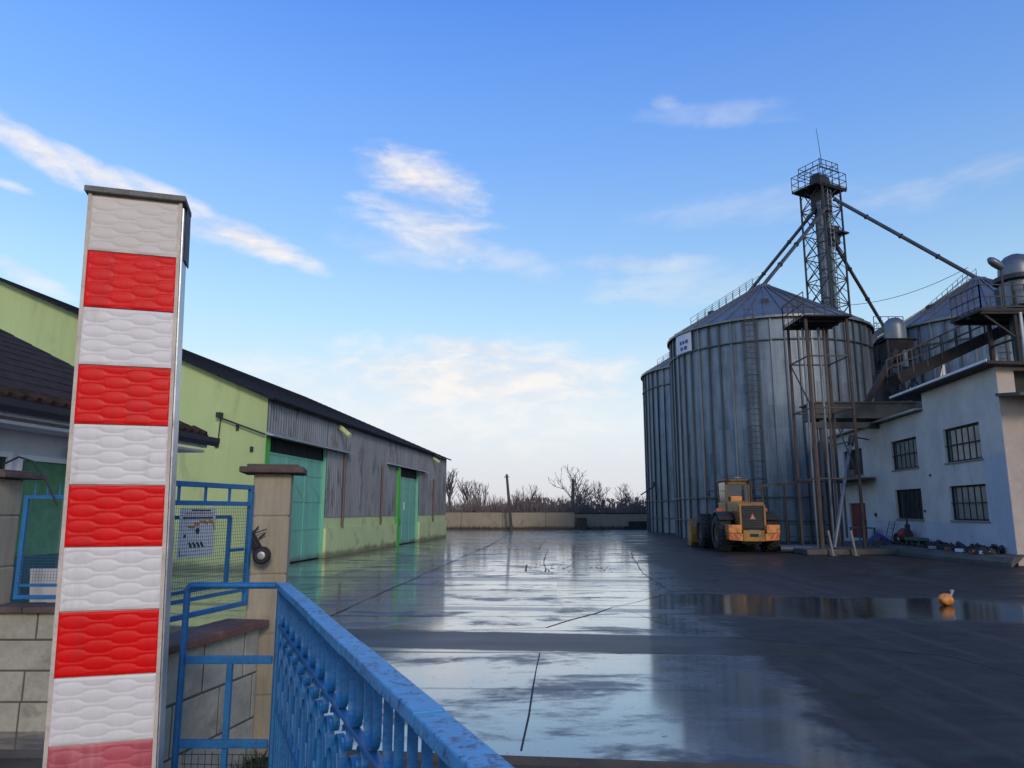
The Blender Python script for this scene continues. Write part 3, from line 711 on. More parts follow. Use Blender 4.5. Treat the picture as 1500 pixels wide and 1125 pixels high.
b = MB(); b.box((-1.48,-.12,4.60),(.14,.2,.16)); b.cyl((-1.45,-.14,4.52),(.05,-.16,3.98),.028,n=8); b.cyl((-1.48,-.04,4.5),(-1.52,-.03,3.72),.02,n=6); b.box((-1.54,-.05,3.68),(.1,.08,.12)); b.box((-.92,-.03,4.22),(.08,.05,.18)); b.box((-.42,-.03,3.55),(.09,.05,.16)); b.build('bracket_arm', M['steel_dark'], t)

# ------------------------------------------------------------------ silos
SR, SE, SP = 5.7, 12.0, 15.25
def make_silo(label):
    t = thing('grain_silo', label, 'silo', (0,0,0), 0, 'corrugated steel grain silos')
    b = MB(); b.lathe([(SR, 0), (SR, SE)], 108); b.build('wall', M['silo'], t, smooth=True)
    b = MB(); b2 = MB(); n = 52
    for i in range(n):
        a = 2*pi*(i + .5)/n; rot = Matrix.Rotation(a, 3, 'Z')
        tgt = b2 if i % 3 == 0 else b
        tgt.box((cos(a)*(SR+.05), sin(a)*(SR+.05), SE/2), (.08, .085, SE - .02), rot)
    b.build('stiffeners', M['silo_rib'], t); b2.build('pale_stiffeners', M['silo_rib_pale'], t)
    for z in (1.2, 2.4, 10.7):
        b = MB(); b.lathe([(SR+.06, z-.035), (SR+.13, z-.03), (SR+.13, z+.03), (SR+.06, z+.035)], 72); b.build('wind_ring', M['silo_rib'], t)
    b = MB(); b.lathe([(SR+.22, SE-.12), (SR+.22, SE+.0), (.55, SP-.05), (.45, SP+.14), (.0, SP+.2)], 72)
    for i in range(36):
        a = 2*pi*i/36; p = Vector((cos(a)*(SR+.2), sin(a)*(SR+.2), SE+.03)); q = Vector((cos(a)*.6, sin(a)*.6, SP-.03))
        b.bar(p, q, .07, .07)
    rf = b.build('roof', M['silo_roof'], t)
    for a in (-1.9, .4, 2.2, -2.9):
        b = MB()
        k = .62; rr = SR*k; z = SE + (SP-SE)*(1-k) + .12; b.box((cos(a)*rr, sin(a)*rr, z), (.42, .42, .34), Matrix.Rotation(a, 3, 'Z')); b.build('roof_hatch', M['steel_dark'], rf)
    b = MB(); n = 10; a = -2.62
    prev = None
    for i in range(n):
        k = i/(n-1); rr = (SR+.2)*(1-k) + .6*k; z = SE + .05 + (SP-SE)*k
        for s in (-.25, .25):
            p = Vector((cos(a)*rr - sin(a)*s, sin(a)*rr + cos(a)*s, z)); b.bar(p, p + Vector((0,0,.55)), .024)
            if i:
                k0 = (i-1)/(n-1); r0 = (SR+.2)*(1-k0) + .6*k0; z0 = SE + .05 + (SP-SE)*k0
                pp = Vector((cos(a)*r0 - sin(a)*s, sin(a)*r0 + cos(a)*s, z0))
                for hh in (.3, .55): b.bar(pp + Vector((0,0,hh)), p + Vector((0,0,hh)), .02)
    b.build('roof_railing', M['steel_dark'], rf)
    b = MB()
    a = -2.05; u = Vector((cos(a), sin(a), 0)); v = Vector((-sin(a), cos(a), 0))
    for s in (-.22, .22): b.bar(u*(SR+.28) + v*s + Vector((0,0,.6)), u*(SR+.28) + v*s + Vector((0,0,SE+.7)), .04)
    z = .7
    while z < SE + .5: b.bar(u*(SR+.28) - v*.22 + Vector((0,0,z)), u*(SR+.28) + v*.22 + Vector((0,0,z)), .025); z += .3
    for zz in [2.4 + .9*i for i in range(11)]:
        ring = [u*(SR+.28+.36 - .36*cos(q)) + v*.36*sin(q) + Vector((0,0,zz)) for q in [pi*.25*k for k in range(1, 8)]]
        b.tube(ring, .014, 5)
    b.build('caged_ladder', M['steel_dark'], t)
    return t
s1 = make_silo('front left grain silo, nearest the yellow loader, with steel frame before it'); s1.location = (15.5, 43.0, 0)
b = MB(); a0 = -2.68
for i in range(6):
    a, c_ = a0 - .045*i, a0 - .045*(i+1)
    b.prism([(cos(a)*(SR+.14), sin(a)*(SR+.14), 10.75), (cos(c_)*(SR+.14), sin(c_)*(SR+.14), 10.75), (cos(c_)*(SR+.14), sin(c_)*(SR+.14), 11.85), (cos(a)*(SR+.14), sin(a)*(SR+.14), 11.85)], (cos(a)*.02, sin(a)*.02, 0))
sg = b.build('sign_panel', M['white_paint'], s1)
for (i, zz, w) in ((1,11.35,.5),(2.2,11.35,.4),(3.3,11.35,.45),(1.5,11.0,.6),(3,11.0,.5)):
    b = MB(); a = a0 - .045*(i+.5); b.box((cos(a)*(SR+.175), sin(a)*(SR+.175), zz), (.012, w*.45, .2), Matrix.Rotation(a, 3, 'Z')); b.build('sign_mark', M['sheet_blue'], sg)
b = MB(); a = -2.5
s2 = copy_tree(make_silo('x')) if False else None
def silo_copy(src_children, label, loc):
    r = s1.copy(); COL.objects.link(r); r['label'] = label; r.location = loc
    for ch in src_children:
        c = ch.copy(); COL.objects.link(c); c.parent = r
        for g_ in [x for x in list(COL.objects) if x.parent is ch]:
            d = g_.copy(); COL.objects.link(d); d.parent = c
    return r
kids = [x for x in list(COL.objects) if x.parent is s1 and not x.name.startswith('sign')]
silo_copy(kids, 'rear left grain silo, half hidden behind the one beside the loader', (15.9, 54.7, 0))
silo_copy(kids, 'right grain silo rising behind the white building and conveyor', (27.9, 41.6, 0))
silo_copy(kids, 'rear right grain silo hidden but for its roof tip under a spout', (28.3, 53.4, 0))
# lamp on the rear silo
t = thing('floodlight', 'small floodlight on an arm at the edge of the rear left silo', 'floodlight', (10.45, 53.2, 3.6))
b = MB(); b.cyl((.1,0,0),(-1.1,-.1,-.75),.05,n=6); b.build('arm', M['steel_dark'], t)
b = MB(); b.box((-.02,0,.05),(.35,.3,.3)); b.build('lamp', M['steel_dark'], t, bev=.03)

# ------------------------------------------------------------------ elevator tower
TX, TY = 21.75, 48.0
t = thing('elevator_tower', 'tall lattice grain elevator tower with railed head platform above the silos', 'tower', (TX, TY, 0), 28)
HW, HT = .92, 24.2
b = MB(); cs = [(-HW,-HW),(HW,-HW),(HW,HW),(-HW,HW)]
for x, y in cs:
    b = MB(); b.bar((x,y,0),(x,y,HT),.10); b.build('leg', M['steel_dark'], t)
b = MB(); nz = 14; dz = HT/nz
for k_ in range(nz+1):
    for i in range(4):
        p, q = cs[i], cs[(i+1) % 4]; b.bar((*p, min(k_*dz, HT)), (*q, min(k_*dz, HT)), .055)
        if k_ < nz:
            b.bar((*p, k_*dz), (*q, (k_+1)*dz), .05); b.bar((*q, k_*dz), (*p, (k_+1)*dz), .05)
            mx_, my_ = (p[0]+q[0])/2, (p[1]+q[1])/2
            b.bar((*p, (k_+.5)*dz), (mx_, my_, (k_+1)*dz), .035)
b.build('bracing', M['steel_dark'], t)
for i, (x, y, m_, w) in enumerate(((-.42,-.25,'pipe_steel',.40),(.40,-.15,'pipe_green',.40),(.0,.45,'spout_steel',.2))):
    b = MB(); b.box((x,y,11.6),(w*.85,w*.85,22.8))
    for z in range(1, 12): b.box((x,y,z*2.0),(w+.08,w+.08,.09))
    b.build('elevator_leg', M[m_], t, bev=.05)
b = MB()
for s in (-.17,.17): b.bar((s-.02,-.75,1),(s-.02,-.75,HT),.04)
z = 1.0
while z < HT: b.bar((-.19,-.75,z),(.15,-.75,z),.028); z += .35
b.build('ladder', M['light_metal'], t)
b = MB(); b.span((-1.45,-1.1,23.9),(1.45,1.2,24.0))
for s in (-1,0,1): b.bar((-1.45,s,23.85),(1.45,s,23.85),.09)
pl = b.build('head_platform', M['steel_brown'], t)
b = MB()
def railing(mb, pts, z, h, n=4, r=.035, closed=True):
    prs = list(zip(pts, pts[1:] + ([pts[0]] if closed else [])))
    if not closed: prs = prs[:len(pts)-1]
    for p, q in prs:
        for i in range(n+1):
            x, y = p[0] + (q[0]-p[0])*i/n, p[1] + (q[1]-p[1])*i/n; mb.bar((x,y,z),(x,y,z+h),r)
        for hh in (.5, 1.0): mb.bar((*p, z+h*hh), (*q, z+h*hh), r)
        mb.bar((*p, z+.08), (*q, z+.08), r)
railing(b, [(-1.43,-1.08),(1.43,-1.08),(1.43,1.18),(-1.43,1.18)], 24.0, 1.1)
railing(b, [(-.9,-.9),(.9,-.9),(.9,.95),(-.9,.95)], 25.1, .7, 3)
b.build('railing', M['steel_dark'], pl)
b = MB(); b.span((-.5,-.5,22.3),(.5,.45,24.7)); b.cyl((-.51,-.03,24.7),(.51,-.03,24.7),.46,n=20); b.build('elevator_head', M['steel_dark'], t, bev=.04)
b = MB(); b.span((.45,-1.2,20.6),(1.15,-.4,20.7)); b.span((.2,-.75,19.9),(.75,-.2,21.2)); b.build('distributor', M['steel_dark'], t)
b = MB(); b.cyl((.75,.1,24.7),(.45,.25,29.0),.032,.014,6); b.build('antenna', M['steel_dark'], t)
b = MB(); b.bar((-1.4,-1.2,23.5),(-1.4,-1.2,25.6),.03); b.build('lightning_rod', M['steel_dark'], t)
# spouts
def spout(p, q, label):
    t = thing('grain_spout', label, 'pipe', p, 0, 'spouts falling from the elevator tower')
    d = Vector(q) - Vector(p)
    b = MB(); b.cyl((0,0,0), d, .12, n=12); b.build('pipe', M['spout_steel'], t, smooth=True)
    b = MB()
    n = max(3, int(d.length/2.4))
    for i in range(n+1): b.cyl(d*((i-.02)/n) if i else d*0, d*((i+.012)/n), .17, n=12)
    b.build('flanges', M['steel_dark'], t)
spout((TX-.1, TY-1.0, 22.3), (15.5, 43.0, SP+.15), 'spout running from the tower down to the tip of the silo by the loader')
spout((TX-.5, TY-.3, 22.5), (15.9, 54.7, SP+.15), 'spout running left from the tower and passing behind the front silo roof')
spout((TX+.6, TY-.8, 23.0), (27.9, 41.6, SP+.15), 'long spout sloping right from the tower to the silo behind the white building')
spout((TX+.6, TY+.2, 20.6), (28.3, 53.4, SP+.15), 'steep spout right of the tower dropping to the rear right silo')
b = MB(); p = Vector((TX+1.0, TY, 15.6)); q = Vector((27.0, 41.0, 15.9))
b.tube([p + (q-p)*i/10 + Vector((0,0,-.5*(1-(2*i/10-1)**2))) for i in range(11)], .018, 5)
tag(b.build('overhead_wire', M['wire_dark']), 'thin black wire strung between the tower and the right silo', 'wire')
# inspection chamber: small top rail at the right rear silo
t = thing('roof_rail', 'short railing at the roof tip of the rear right silo', 'railing', (28.3, 53.4, SP-.3))
b = MB(); railing(b, [(-1.4,-1.2),(.8,-1.2)], 0, 1.0, 4, .045, False); b.build('rails', M['steel_dark'], t)

# ------------------------------------------------------------------ rusty steel frame before the front silo
t = thing('steel_frame', 'tall rusty scaffold frame with dark top deck in front of the silo', 'scaffold', (13.25, 30.6, 0), 0)
fx, fy, fz = .86, .98, 9.75
b = MB()
for (x, y) in ((-fx,-fy),(fx,-fy),(fx,fy),(-fx,fy)):
    b = MB(); b.bar((x,y,.1),(x,y,fz),.10); b.build('leg', M['steel_rust'], t)
b = MB()
for z in (3.0, 5.9, 8.1):
    for p, q in (((-fx,-fy),(fx,-fy)),((fx,-fy),(fx,fy)),((fx,fy),(-fx,fy)),((-fx,fy),(-fx,-fy))): b.bar((*p,z),(*q,z),.055)
b.bar((-fx,-fy,5.9),(-fx,fy,8.1),.045); b.bar((fx,-fy,3.0),(fx,fy,5.9),.045)
b.build('bracing', M['steel_dark'], t)
b = MB(); b.span((-fx-.15,-fy-.25,fz),(fx+.15,fy+.25,fz+.07))
for s in (-.6,0,.6): b.bar((-fx-.1,s,fz-.05),(fx+.1,s,fz-.05),.09)
dk = b.build('deck', M['steel_brown'], t)
b = MB(); railing(b, [(-fx-.12,fy+.2),(-fx-.12,-fy-.2)], fz+.07, 1.0, 4, .03, False); railing(b, [(fx+.1,fy+.2),(-fx-.12,fy+.2)], fz+.07, 1.0, 4, .03, False); b.build('railing', M['steel_rust'], dk)
for i, (x, y, r) in enumerate(((-.45,.4,.055),(-.15,.55,.05),(.2,.3,.06),(.52,.55,.05))):
    b = MB(); b.cyl((x,y,.1),(x,y,fz-.1),r,n=10); b.build('pipe', M['pipe_brown'] if i % 2 else M['pipe_steel'], t, smooth=True)
# concrete pad and surrounding bits
b = MB(); b.prism([(11.5,28.9,0),(16.4,29.3,0),(16.1,33.5,0),(11.6,33.3,0)], (0,0,.22)); tag(b.build('concrete_pad', M['concrete_dark'], bev=.04), 'low dark concrete plinth under the rusty scaffold frame', 'plinth')
def post(x, y, label):
    b = MB(); b.bar((x,y,0),(x-.12,y+.05,.95),.075); b.box((x,y,.012),(.2,.2,.024)); tag(b.build('bollard', M['concrete'], bev=.01), label, 'post', 'pale short posts by the scaffold')
post(12.45, 28.75, 'left of two short pale posts leaning before the scaffold base')
post(13.35, 28.8, 'right of two short pale posts leaning before the scaffold base')
t = thing('canopy_beam', 'thin black awning beam on slim posts behind the loader', 'awning', (11.05, 33.0, 0))
b = MB(); b.bar((0,0,2.80),(3.9,0,3.12),.16,.12); b.build('beam', M['steel_dark'], t)
for x, m_ in ((.25,'steel_dark'),(1.25,'steel_rust'),(3.7,'steel_dark')):
    b = MB(); b.bar((x,.0,0),(x,.0,2.74 + .082*x),.08); b.build('post', M[m_], t)
t = thing('low_railing', 'low dark railing standing against the silo foot right of the loader', 'railing', (12.6, 33.6, 0))
b = MB(); railing(b, [(0,0),(2.0,0)], 0, 1.1, 4, .045, False); b.build('rails', M['steel_dark'], t)
t = thing('inclined_pipe', 'grey inclined pipe leaning from the scaffold foot up to the white wall', 'pipe', (12.75, 29.3, .25))
b = MB(); b.cyl((0,0,0),(1.75,1.6,4.4),.075,n=10); b.build('pipe', M['pipe_steel'], t, smooth=True)
b = MB(); b.cyl((1.68,1.53,4.22),(1.84,1.68,4.62),.13,n=10); b.build('collar', M['steel_dark'], t)
b = MB(); b.cyl((11.15,30.7,.16),(12.45,30.1,.16),.15,n=14); b.cyl((11.4,31.0,.15),(12.3,30.65,.15),.13,n=14); tag(b.build('pipe_offcut', M['pipe_steel'], smooth=True), 'short dark pipes lying on the ground right of the loader', 'pipe')
b = MB()
for i in range(90):
    a = R.uniform(0, 6.3); r_ = R.uniform(0, 1) ** .6; x, y = 15.6 + cos(a)*r_*1.0, 31.6 + sin(a)*r_*1.0; s = R.uniform(.06, .22)
    b.box((x, y, max(.02, .5*(1-r_)) ), (s, s*1.3, s*.7), Matrix.Rotation(R.uniform(0,3),3,Vector((R.random(),R.random(),R.random())).normalized()))
tag(b.build('debris_heap', M['concrete_dark']), 'dark heap of rubble between scaffold and red door', 'rubble', kind='stuff')

# ------------------------------------------------------------------ white building
BP = (18.34, 26.94)
BA = radians(AXIS)
def bw(x, y, z=0):     # building local to world
    return (BP[0] + x*cos(BA) + y*sin(BA), BP[1] - x*sin(BA) + y*cos(BA), z)
t = thing('white_building', 'white walled two storey mill building with barred windows and red door', 'building', (BP[0], BP[1], 0), -AXIS)
openings = [(1.65,4.7,3.75,5.2),(7.45,10.5,3.75,5.2),(1.65,4.7,1.31,2.75),(7.45,10.5,1.31,2.75),(14.7,17.85,3.78,5.28),(14.85,17.5,.15,2.15)]
ys = sorted({0, 6.45, 20.3} | {o[0] for o in openings} | {o[1] for o in openings})
b = MB()
for y0, y1 in zip(ys, ys[1:]):
    top = 7.12 if y1 <= 6.46 else 6.3
    cuts = sorted([(o[2], o[3]) for o in openings if o[0] <= y0 + 1e-4 and o[1] >= y1 - 1e-4])
    z = -.6
    for a, c_ in cuts + [(top, top)]:
        if a > z + .01: b.span((0, y0, z), (.3, y1, a))
        z = c_
b.build('wall', M['two_tone'], t)
b = MB(); b.span((.3,6.46,0),(1.8,20.3,6.3)); b.span((.62,.3,0),(9,6.44,7.1)); b.span((.3,.3,0),(.36,20.2,6.2))
b.build('core', M['dark'], t)
b = MB(); b.span((.301,0,-.6),(14,.299,6.05)); b.span((.301,0,6.95),(14,.299,7.1)); b.span((.301,0,6.05),(.62,.299,6.95)); b.span((3.2,0,6.05),(14,.299,6.95)); b.span((.012,-.006,-.6),(.302,-.0005,7.08)); b.build('front_wall', M['pink_wall'], t)
b = MB(); b.prism([(-.55,-.5,7.14),(9.4,-.5,6.5),(9.4,-.5,6.62),(-.55,-.5,7.26)], (0,9.1,0)); b.build('upper_roof', M['steel_brown'], t)
b = MB(); b.prism([(-.58,-.55,7.20),(-.551,-.55,7.20),(-.551,-.55,7.30),(-.58,-.55,7.30)], (0,9.2,0)); b.build('roof_edging', M['white_paint'], t)
b = MB(); b.prism([(-.38,6.47,6.33),(1.9,6.47,6.45),(1.9,6.47,6.53),(-.38,6.47,6.41)], (0,14.3,0)); b.build('lower_roof', M['light_metal'], t)
b = MB(); b.prism([(-.12,-1.6,5.75),(4,-1.6,5.75),(4,-.003,5.95),(-.12,-.003,5.95)], (0,0,.12)); b.build('front_canopy', M['concrete_dark'], t)
def bwin(o, bars, rows):
    y0, y1, z0, z1 = o
    f = MB(); w = .07; x0, x1 = .10, .17
    f.span((x0,y0,z0),(x1,y0+w,z1)); f.span((x0,y1-w,z0),(x1,y1,z1)); f.span((x0,y0+w,z1-w),(x1-.002,y1-w,z1)); f.span((x0,y0+w,z0),(x1-.002,y1-w,z0+w))
    fr = f.build('window', M['steel_brown'], t)
    p = MB(); p.span((.172,y0,z0),(.19,y1,z1)); p.build('pane', M['glass_dark'] if rows == 1 else M['pane_dusty'], fr)
    g_ = MB()
    for i in range(1, bars): g_.bar((.06,y0+(y1-y0)*i/bars,z0+.002),(.06,y0+(y1-y0)*i/bars,z1-.002),.034)
    for i in range(1, rows): g_.bar((.06,y0,z0+(z1-z0)*i/rows),(.06,y1,z0+(z1-z0)*i/rows),.04)
    g_.build('bars', M['steel_brown'], fr)
    s_ = MB(); s_.span((-.05,y0-.08,z0-.07),(.10,y1+.08,z0-.003)); s_.build('sill', M['concrete'], fr)
M['pane_dusty'] = mat('dusty_window_glass', (.15,.175,.17), .22, var=.35, scale=2.2, bump=0)
bwin(openings[0], 6, 2); bwin(openings[1], 6, 2); bwin(openings[2], 6, 2); bwin(openings[3], 6, 1); bwin(openings[4], 4, 1)
d = MB(); d.span((.10,14.87,.16),(.16,17.48,2.13))
for yy in (14.9,16.1,17.35): d.span((.085,yy,.16),(.0995,yy+.1,2.13))
for zz in (.2,1.1,2.0): d.span((.087,15.0,zz),(.0995,17.35,zz+.09))
dr = d.build('door', M['rust_red'], t)
b = MB(); b.bar((.06,15.2,1.0),(.06,15.2,1.2),.04); b.build('handle', M['steel_dark'], dr)
b = MB(); b.span((-1.1,12.9,3.40),(-.002,18.6,3.52)); b.span((-1.1,12.9,3.52),(-1.05,14.2,3.95)); b.build('door_canopy', M['concrete_dark'], t)
b = MB(); b.box((-.03,7.2,1.7),(.05,.1,.1)); b.box((-.03,6.3,3.3),(.04,.1,.1)); b.box((-.04,13.3,1.5),(.06,.2,.2)); b.build('wall_box', M['steel_dark'], t)
b = MB(); b.cyl((-.06,18.2,.1),(-.06,18.2,3.3),.06,n=8); b.build('downpipe', M['pipe_brown'], t)
b = MB(); b.tube([(-.25,19,5.8),(-.6,15,5.65),(-.6,13.5,5.75),(-.1,13.2,5.6)], .04, 6); b.build('conduit', M['steel_dark'], t)
b = MB(); b.span((-.04,0.5,1.0),(-.002,1.1,1.12)) if False else None
b = MB(); b.span((.8,-.03,1.95),(1.5,-.002,2.05)); b.span((.6,-.03,1.45),(.75,-.002,1.52)); b.build('wall_bracket', M['steel_dark'], t)
# kerbed strip at the foot of the wall
b = MB(); po = [bw(-.7,-.9), bw(-1.1,1.0), bw(-1.5,5), bw(-2.1,10), bw(-2.5,13.5)]; pi_ = [bw(.1,-.4), bw(.1,1.0), bw(.1,5), bw(.1,10), bw(.1,13.8)]
n_ = len(po); b.add([(x,y,-.28) for x,y,z in po] + [(x,y,-.10) for x,y,z in po] + [(x*.8+x2*.2,y*.8+y2*.2,.06) for (x,y,z),(x2,y2,z2) in zip(po,pi_)] + [(x,y,.15) for x,y,z in pi_] , [(i+j_*n_, i+1+j_*n_, i+1+(j_+1)*n_, i+(j_+1)*n_) for j_ in range(3) for i in range(n_-1)] + [(0, n_, 2*n_, 3*n_)])
tag(b.build('kerb', M['concrete_dark']), kind='structure')
b = MB(); rr = R
for i in range(240):
    y = rr.uniform(.6, 9.5); x = -rr.uniform(.05, .75); s = rr.uniform(.05,.2); h = .13 + max(0, .22*(1 - abs(x+.1)/.7))*rr.random()
    b.box(bw(x,y,h), (s, s*1.5, s*.6), Matrix.Rotation(rr.uniform(0,3),3,Vector((rr.random(),rr.random(),rr.random())).normalized()))
tag(b.build('earth_bank', M['joint']), 'dark damp rubble banked along the foot of the white wall', 'rubble', kind='stuff')
for i, (y, m_, lab) in enumerate(((.9,'white_paint','pale broken block at the near end of the kerb under the white wall'),(1.7,'brick','red brick lying between two pale blocks on the wall kerb'),(2.6,'white_paint','pale broken block second from the corner of the white wall'),(3.6,'brick','red brick left of the pale blocks on the wall kerb'),(4.9,'slab_pale','grey stone block on the kerb, farthest from the wall corner'))):
    b = MB(); b.box(bw(-.62 - .05*i, y, .15), (.22,.42,.13), Matrix.Rotation(R.uniform(-.3,.3),3,'Z')); b.box(bw(-.6, y+.2, .12), (.2,.2,.08)); tag(b.build('loose_block', M[m_], bev=.02), lab, 'block', 'loose blocks on the kerb')
# red pump with green box
t = thing('pump', 'small red machine with green tray and dark upright standing against the white wall', 'machine', bw(-.45,8.2,.13), -AXIS)
b = MB(); b.lathe([(.0,-.3),(.26,-.3),(.30,-.2),(.30,.2),(.26,.3),(0,.3)], 18)
o = b.build('motor', M['rust_red'], t, smooth=True, loc=(0,.35,.45)); o.rotation_euler = (pi/2,0,0)
b = MB(); b.lathe([(.0,-.32),(.12,-.32),(.12,-.305)], 14); q = b.build('cover', M['white_paint'], o)
b = MB(); b.span((-.25,-1.6,.22),(.25,-.1,.36)); b.span((-.22,-1.6,0),(-.16,-1.5,.22)); b.span((.16,-.3,0),(.22,-.2,.22)); b.span((-.22,-.3,0),(-.16,-.2,.22)); b.build('tray', M['moss_green'], t, bev=.01)
b = MB(); b.span((-.1,-.05,0),(.1,.12,.95)); b.cyl((0,.03,.95),(0,.03,1.25),.06,.03,10); b.build('upright', M['steel_dark'], t, bev=.02)
b = MB(); b.lathe([(.10,-.06),(.27,-.05),(.27,.05),(.10,.06)], 18); o = b.build('wheel', M['black'], t, loc=(-.1,.9,.27)); o.rotation_euler = (pi/2,0,0)
b = MB()
for i in range(10):
    pass
b.grid(lambda u, v: bw(-.9 + u*.9, 11.2 + v*1.6, .12 + .38*sin(pi*u)*sin(pi*v) + .05*sin(9*u+7*v)), 14, 14)
tag(b.build('tarp', M['sheet_blue'], smooth=True), 'crumpled blue tarpaulin lying at the foot of the white wall', 'tarp')
t = thing('garden_table', 'low green table standing beside the red door', 'table', bw(-.7,13.6,.1), -AXIS)
b = MB(); b.span((-.5,-.9,.66),(.4,.6,.72)); b.build('tabletop', M['moss_green'], t)
for x, y in ((-.45,-.85),(.33,-.85),(-.45,.53),(.33,.53)):
    b = MB(); b.span((x,y,0),(x+.06,y+.06,.66)); b.build('leg', M['moss_green'], t)
t = thing('wire_rack', 'thin dark wire rack leaning against the blue painted wall foot', 'rack', bw(-.18,10.6,.13), -AXIS)
b = MB()
for yy in (0,.75): b.bar((-.2,yy,0),(.1,yy,1.05),.025)
for k_ in range(5): b.bar((-.2+.06*k_,0,.2*k_+.1),(-.2+.06*k_,.75,.2*k_+.1),.02)
b.build('frame', M['steel_dark'], t)

# ------------------------------------------------------------------ gallery, conveyor, second and third elevators
t = thing('concrete_gallery', 'dark concrete box gallery bridging from the scaffold to the white building', 'gallery', (14.9, 35.2, 0))
b = MB(); b.span((0,0,6.18),(4.95,1.7,6.92)); b.span((-.1,-.08,6.92),(5.0,1.78,7.0)); b.build('box', M['concrete_dark'], t)
b = MB(); 
for x in (.3,): b.span((x,.2,0),(x+.3,.5,6.178))
b.span((0,.15,5.7),(4.4,.4,6.0)); b.build('supports', M['steel_dark'], t)
t = thing('bucket_elevator', 'domed bucket elevator with rusty chute standing left of the sloping conveyor', 'elevator', (19.75, 36.3, 0))
b = MB(); b.lathe([(.52,10.3),(.52,10.95),(.5,11.15),(.42,11.35),(.25,11.5),(0,11.55)], 24); b.build('dome', M['pipe_steel'], t, smooth=True)
b = MB(); b.span((-.62,-.55,9.2),(.6,.55,10.3)); b.box((0,-.0,10.3),(1.7,1.2,.08)); b.build('head_box', M['grime'], t, bev=.05)
b = MB(); b.span((-.2,-.25,6.5),(.2,.2,9.2)); b.cyl((.1,-.5,6.6),(.1,-.5,9.7),.15,n=12); b.build('elevator_leg', M['pipe_steel'], t)
b = MB()
for x, y in ((-.8,-.7),(.8,-.7),(.8,.7),(-.8,.7)): b.bar((x,y,6.5),(x,y,10.2),.1)
for z in (7.6, 8.8): 
    b.bar((-.8,-.7,z),(.8,-.7,z),.07); b.bar((-.8,-.7,z),(-.8,.7,z),.07)
b.bar((-.8,-.7,6.6),(.8,-.7,8.8),.06); b.bar((.8,-.7,7.6),(-.8,-.7,9.6),.06)
b.span((-1.1,-.3,6.5),(-.3,.5,8.6)); b.build('support_frame', M['steel_brown'], t)
b = MB(); b.bar((-.35,-.6,9.7),(-2.1,-.6,6.95),.26); b.build('chute', M['steel_rust'], t, bev=.02)
t = thing('sloping_conveyor', 'dark sloping conveyor bridge climbing right above the white building', 'conveyor', (0,0,0))
p, q = Vector((18.0,33.6,7.75)), Vector((24.2,33.4,10.55)); nrm = Vector((0,.9,0))
b = MB(); b.bar(p, q, 1.0, .5); b.build('trough', M['grime'], t)
b = MB(); n = 9
for s in (-.5,.5):
    o_ = Vector((0,s,0)); tp = Vector((0,0,1.1))
    b.bar(p+o_+tp, q+o_+tp, .05); b.bar(p+o_+tp*.6, q+o_+tp*.6, .035)
    for i in range(n+1): c_ = p + (q-p)*i/n + o_; b.bar(c_, c_+tp, .045)
b.build('handrail', M['steel_dark'], t)
b = MB()
for k_, zz in ((.35,6.6),(.75,6.6)):
    c_ = p + (q-p)*k_; b.bar((c_.x,c_.y-.3,zz),(c_.x,c_.y-.3,c_.z-.2),.12); b.bar((c_.x-.5,c_.y-.3,zz),(c_.x,c_.y-.3,c_.z-.3),.07)
b.build('supports', M['light_metal'], t)
t = thing('head_tower', 'dark railed tower with domed head at the right edge above the white building', 'tower', (22.55, 31.0, 0))
b = MB(); b.lathe([(.0,10.6),(.72,10.6),(.72,12.1),(.70,12.4),(.60,12.72),(.42,12.92),(.2,13.02),(0,13.04)], 28); b.build('dome', M['pipe_steel'], t, smooth=True)
b = MB(); b.lathe([(.78,11.7),(.95,11.75),(.95,11.95),(.78,12.0)], 28); b.span((-.6,-.5,10.5),(2.2,.7,11.6)); b.build('head_collar', M['steel_dark'], t)
b = MB(); b.span((-2.45,-1.0,10.15),(2.6,1.2,10.28))
for yy in (-.9,0,1.0): b.bar((-2.4,yy,10.1),(2.5,yy,10.1),.12)
pl = b.build('platform', M['steel_brown'], t)
b = MB(); railing(b, [(-2.4,1.1),(-2.4,-.95),(2.5,-.95)], 10.28, 1.05, 5, .045, False); b.build('railing', M['steel_dark'], pl)
b = MB()
for x, y in ((-.9,-.8),(.9,-.8),(.9,.9),(-.9,.9)):
    b = MB(); b.bar((x,y,6.8),(x,y,10.1),.15); b.build('leg', M['steel_brown'], t)
b = MB()
for z in (7.8, 9.0): b.bar((-.9,-.8,z),(.9,-.8,z),.08); b.bar((-.9,-.8,z),(-.9,.9,z),.08)
b.bar((-.9,-.8,9.0),(-2.3,-.8,10.1),.08); b.bar((-.9,-.8,7.8),(.9,-.8,9.0),.06); b.build('bracing', M['steel_brown'], t)
b = MB(); b.cyl((.15,.2,6.8),(.15,.2,10.1),.5,n=20); b.build('shaft', M['pipe_green'], t, smooth=True)
b = MB(); b.cyl((-.75,-.95,7.0),(-.75,-.95,10.1),.07,n=8); b.build('downpipe', M['light_metal'], t)
t = thing('yard_lamp', 'old street lamp with oval head on the railed tower platform', 'lamp', (21.2, 30.05, 10.28))
b = MB(); b.cyl((0,0,0),(0,0,1.75),.045,n=8); b.build('post', M['steel_dark'], t)
b = MB(); b.lathe([(0,-.42),(.10,-.39),(.165,-.25),(.19,0),(.165,.2),(.08,.34),(0,.37)], 16)
o = b.build('lamp_head', M['pipe_steel'], t, smooth=True, loc=(-.22,0,2.02)); o.rotation_euler = (0, radians(-52), 0)

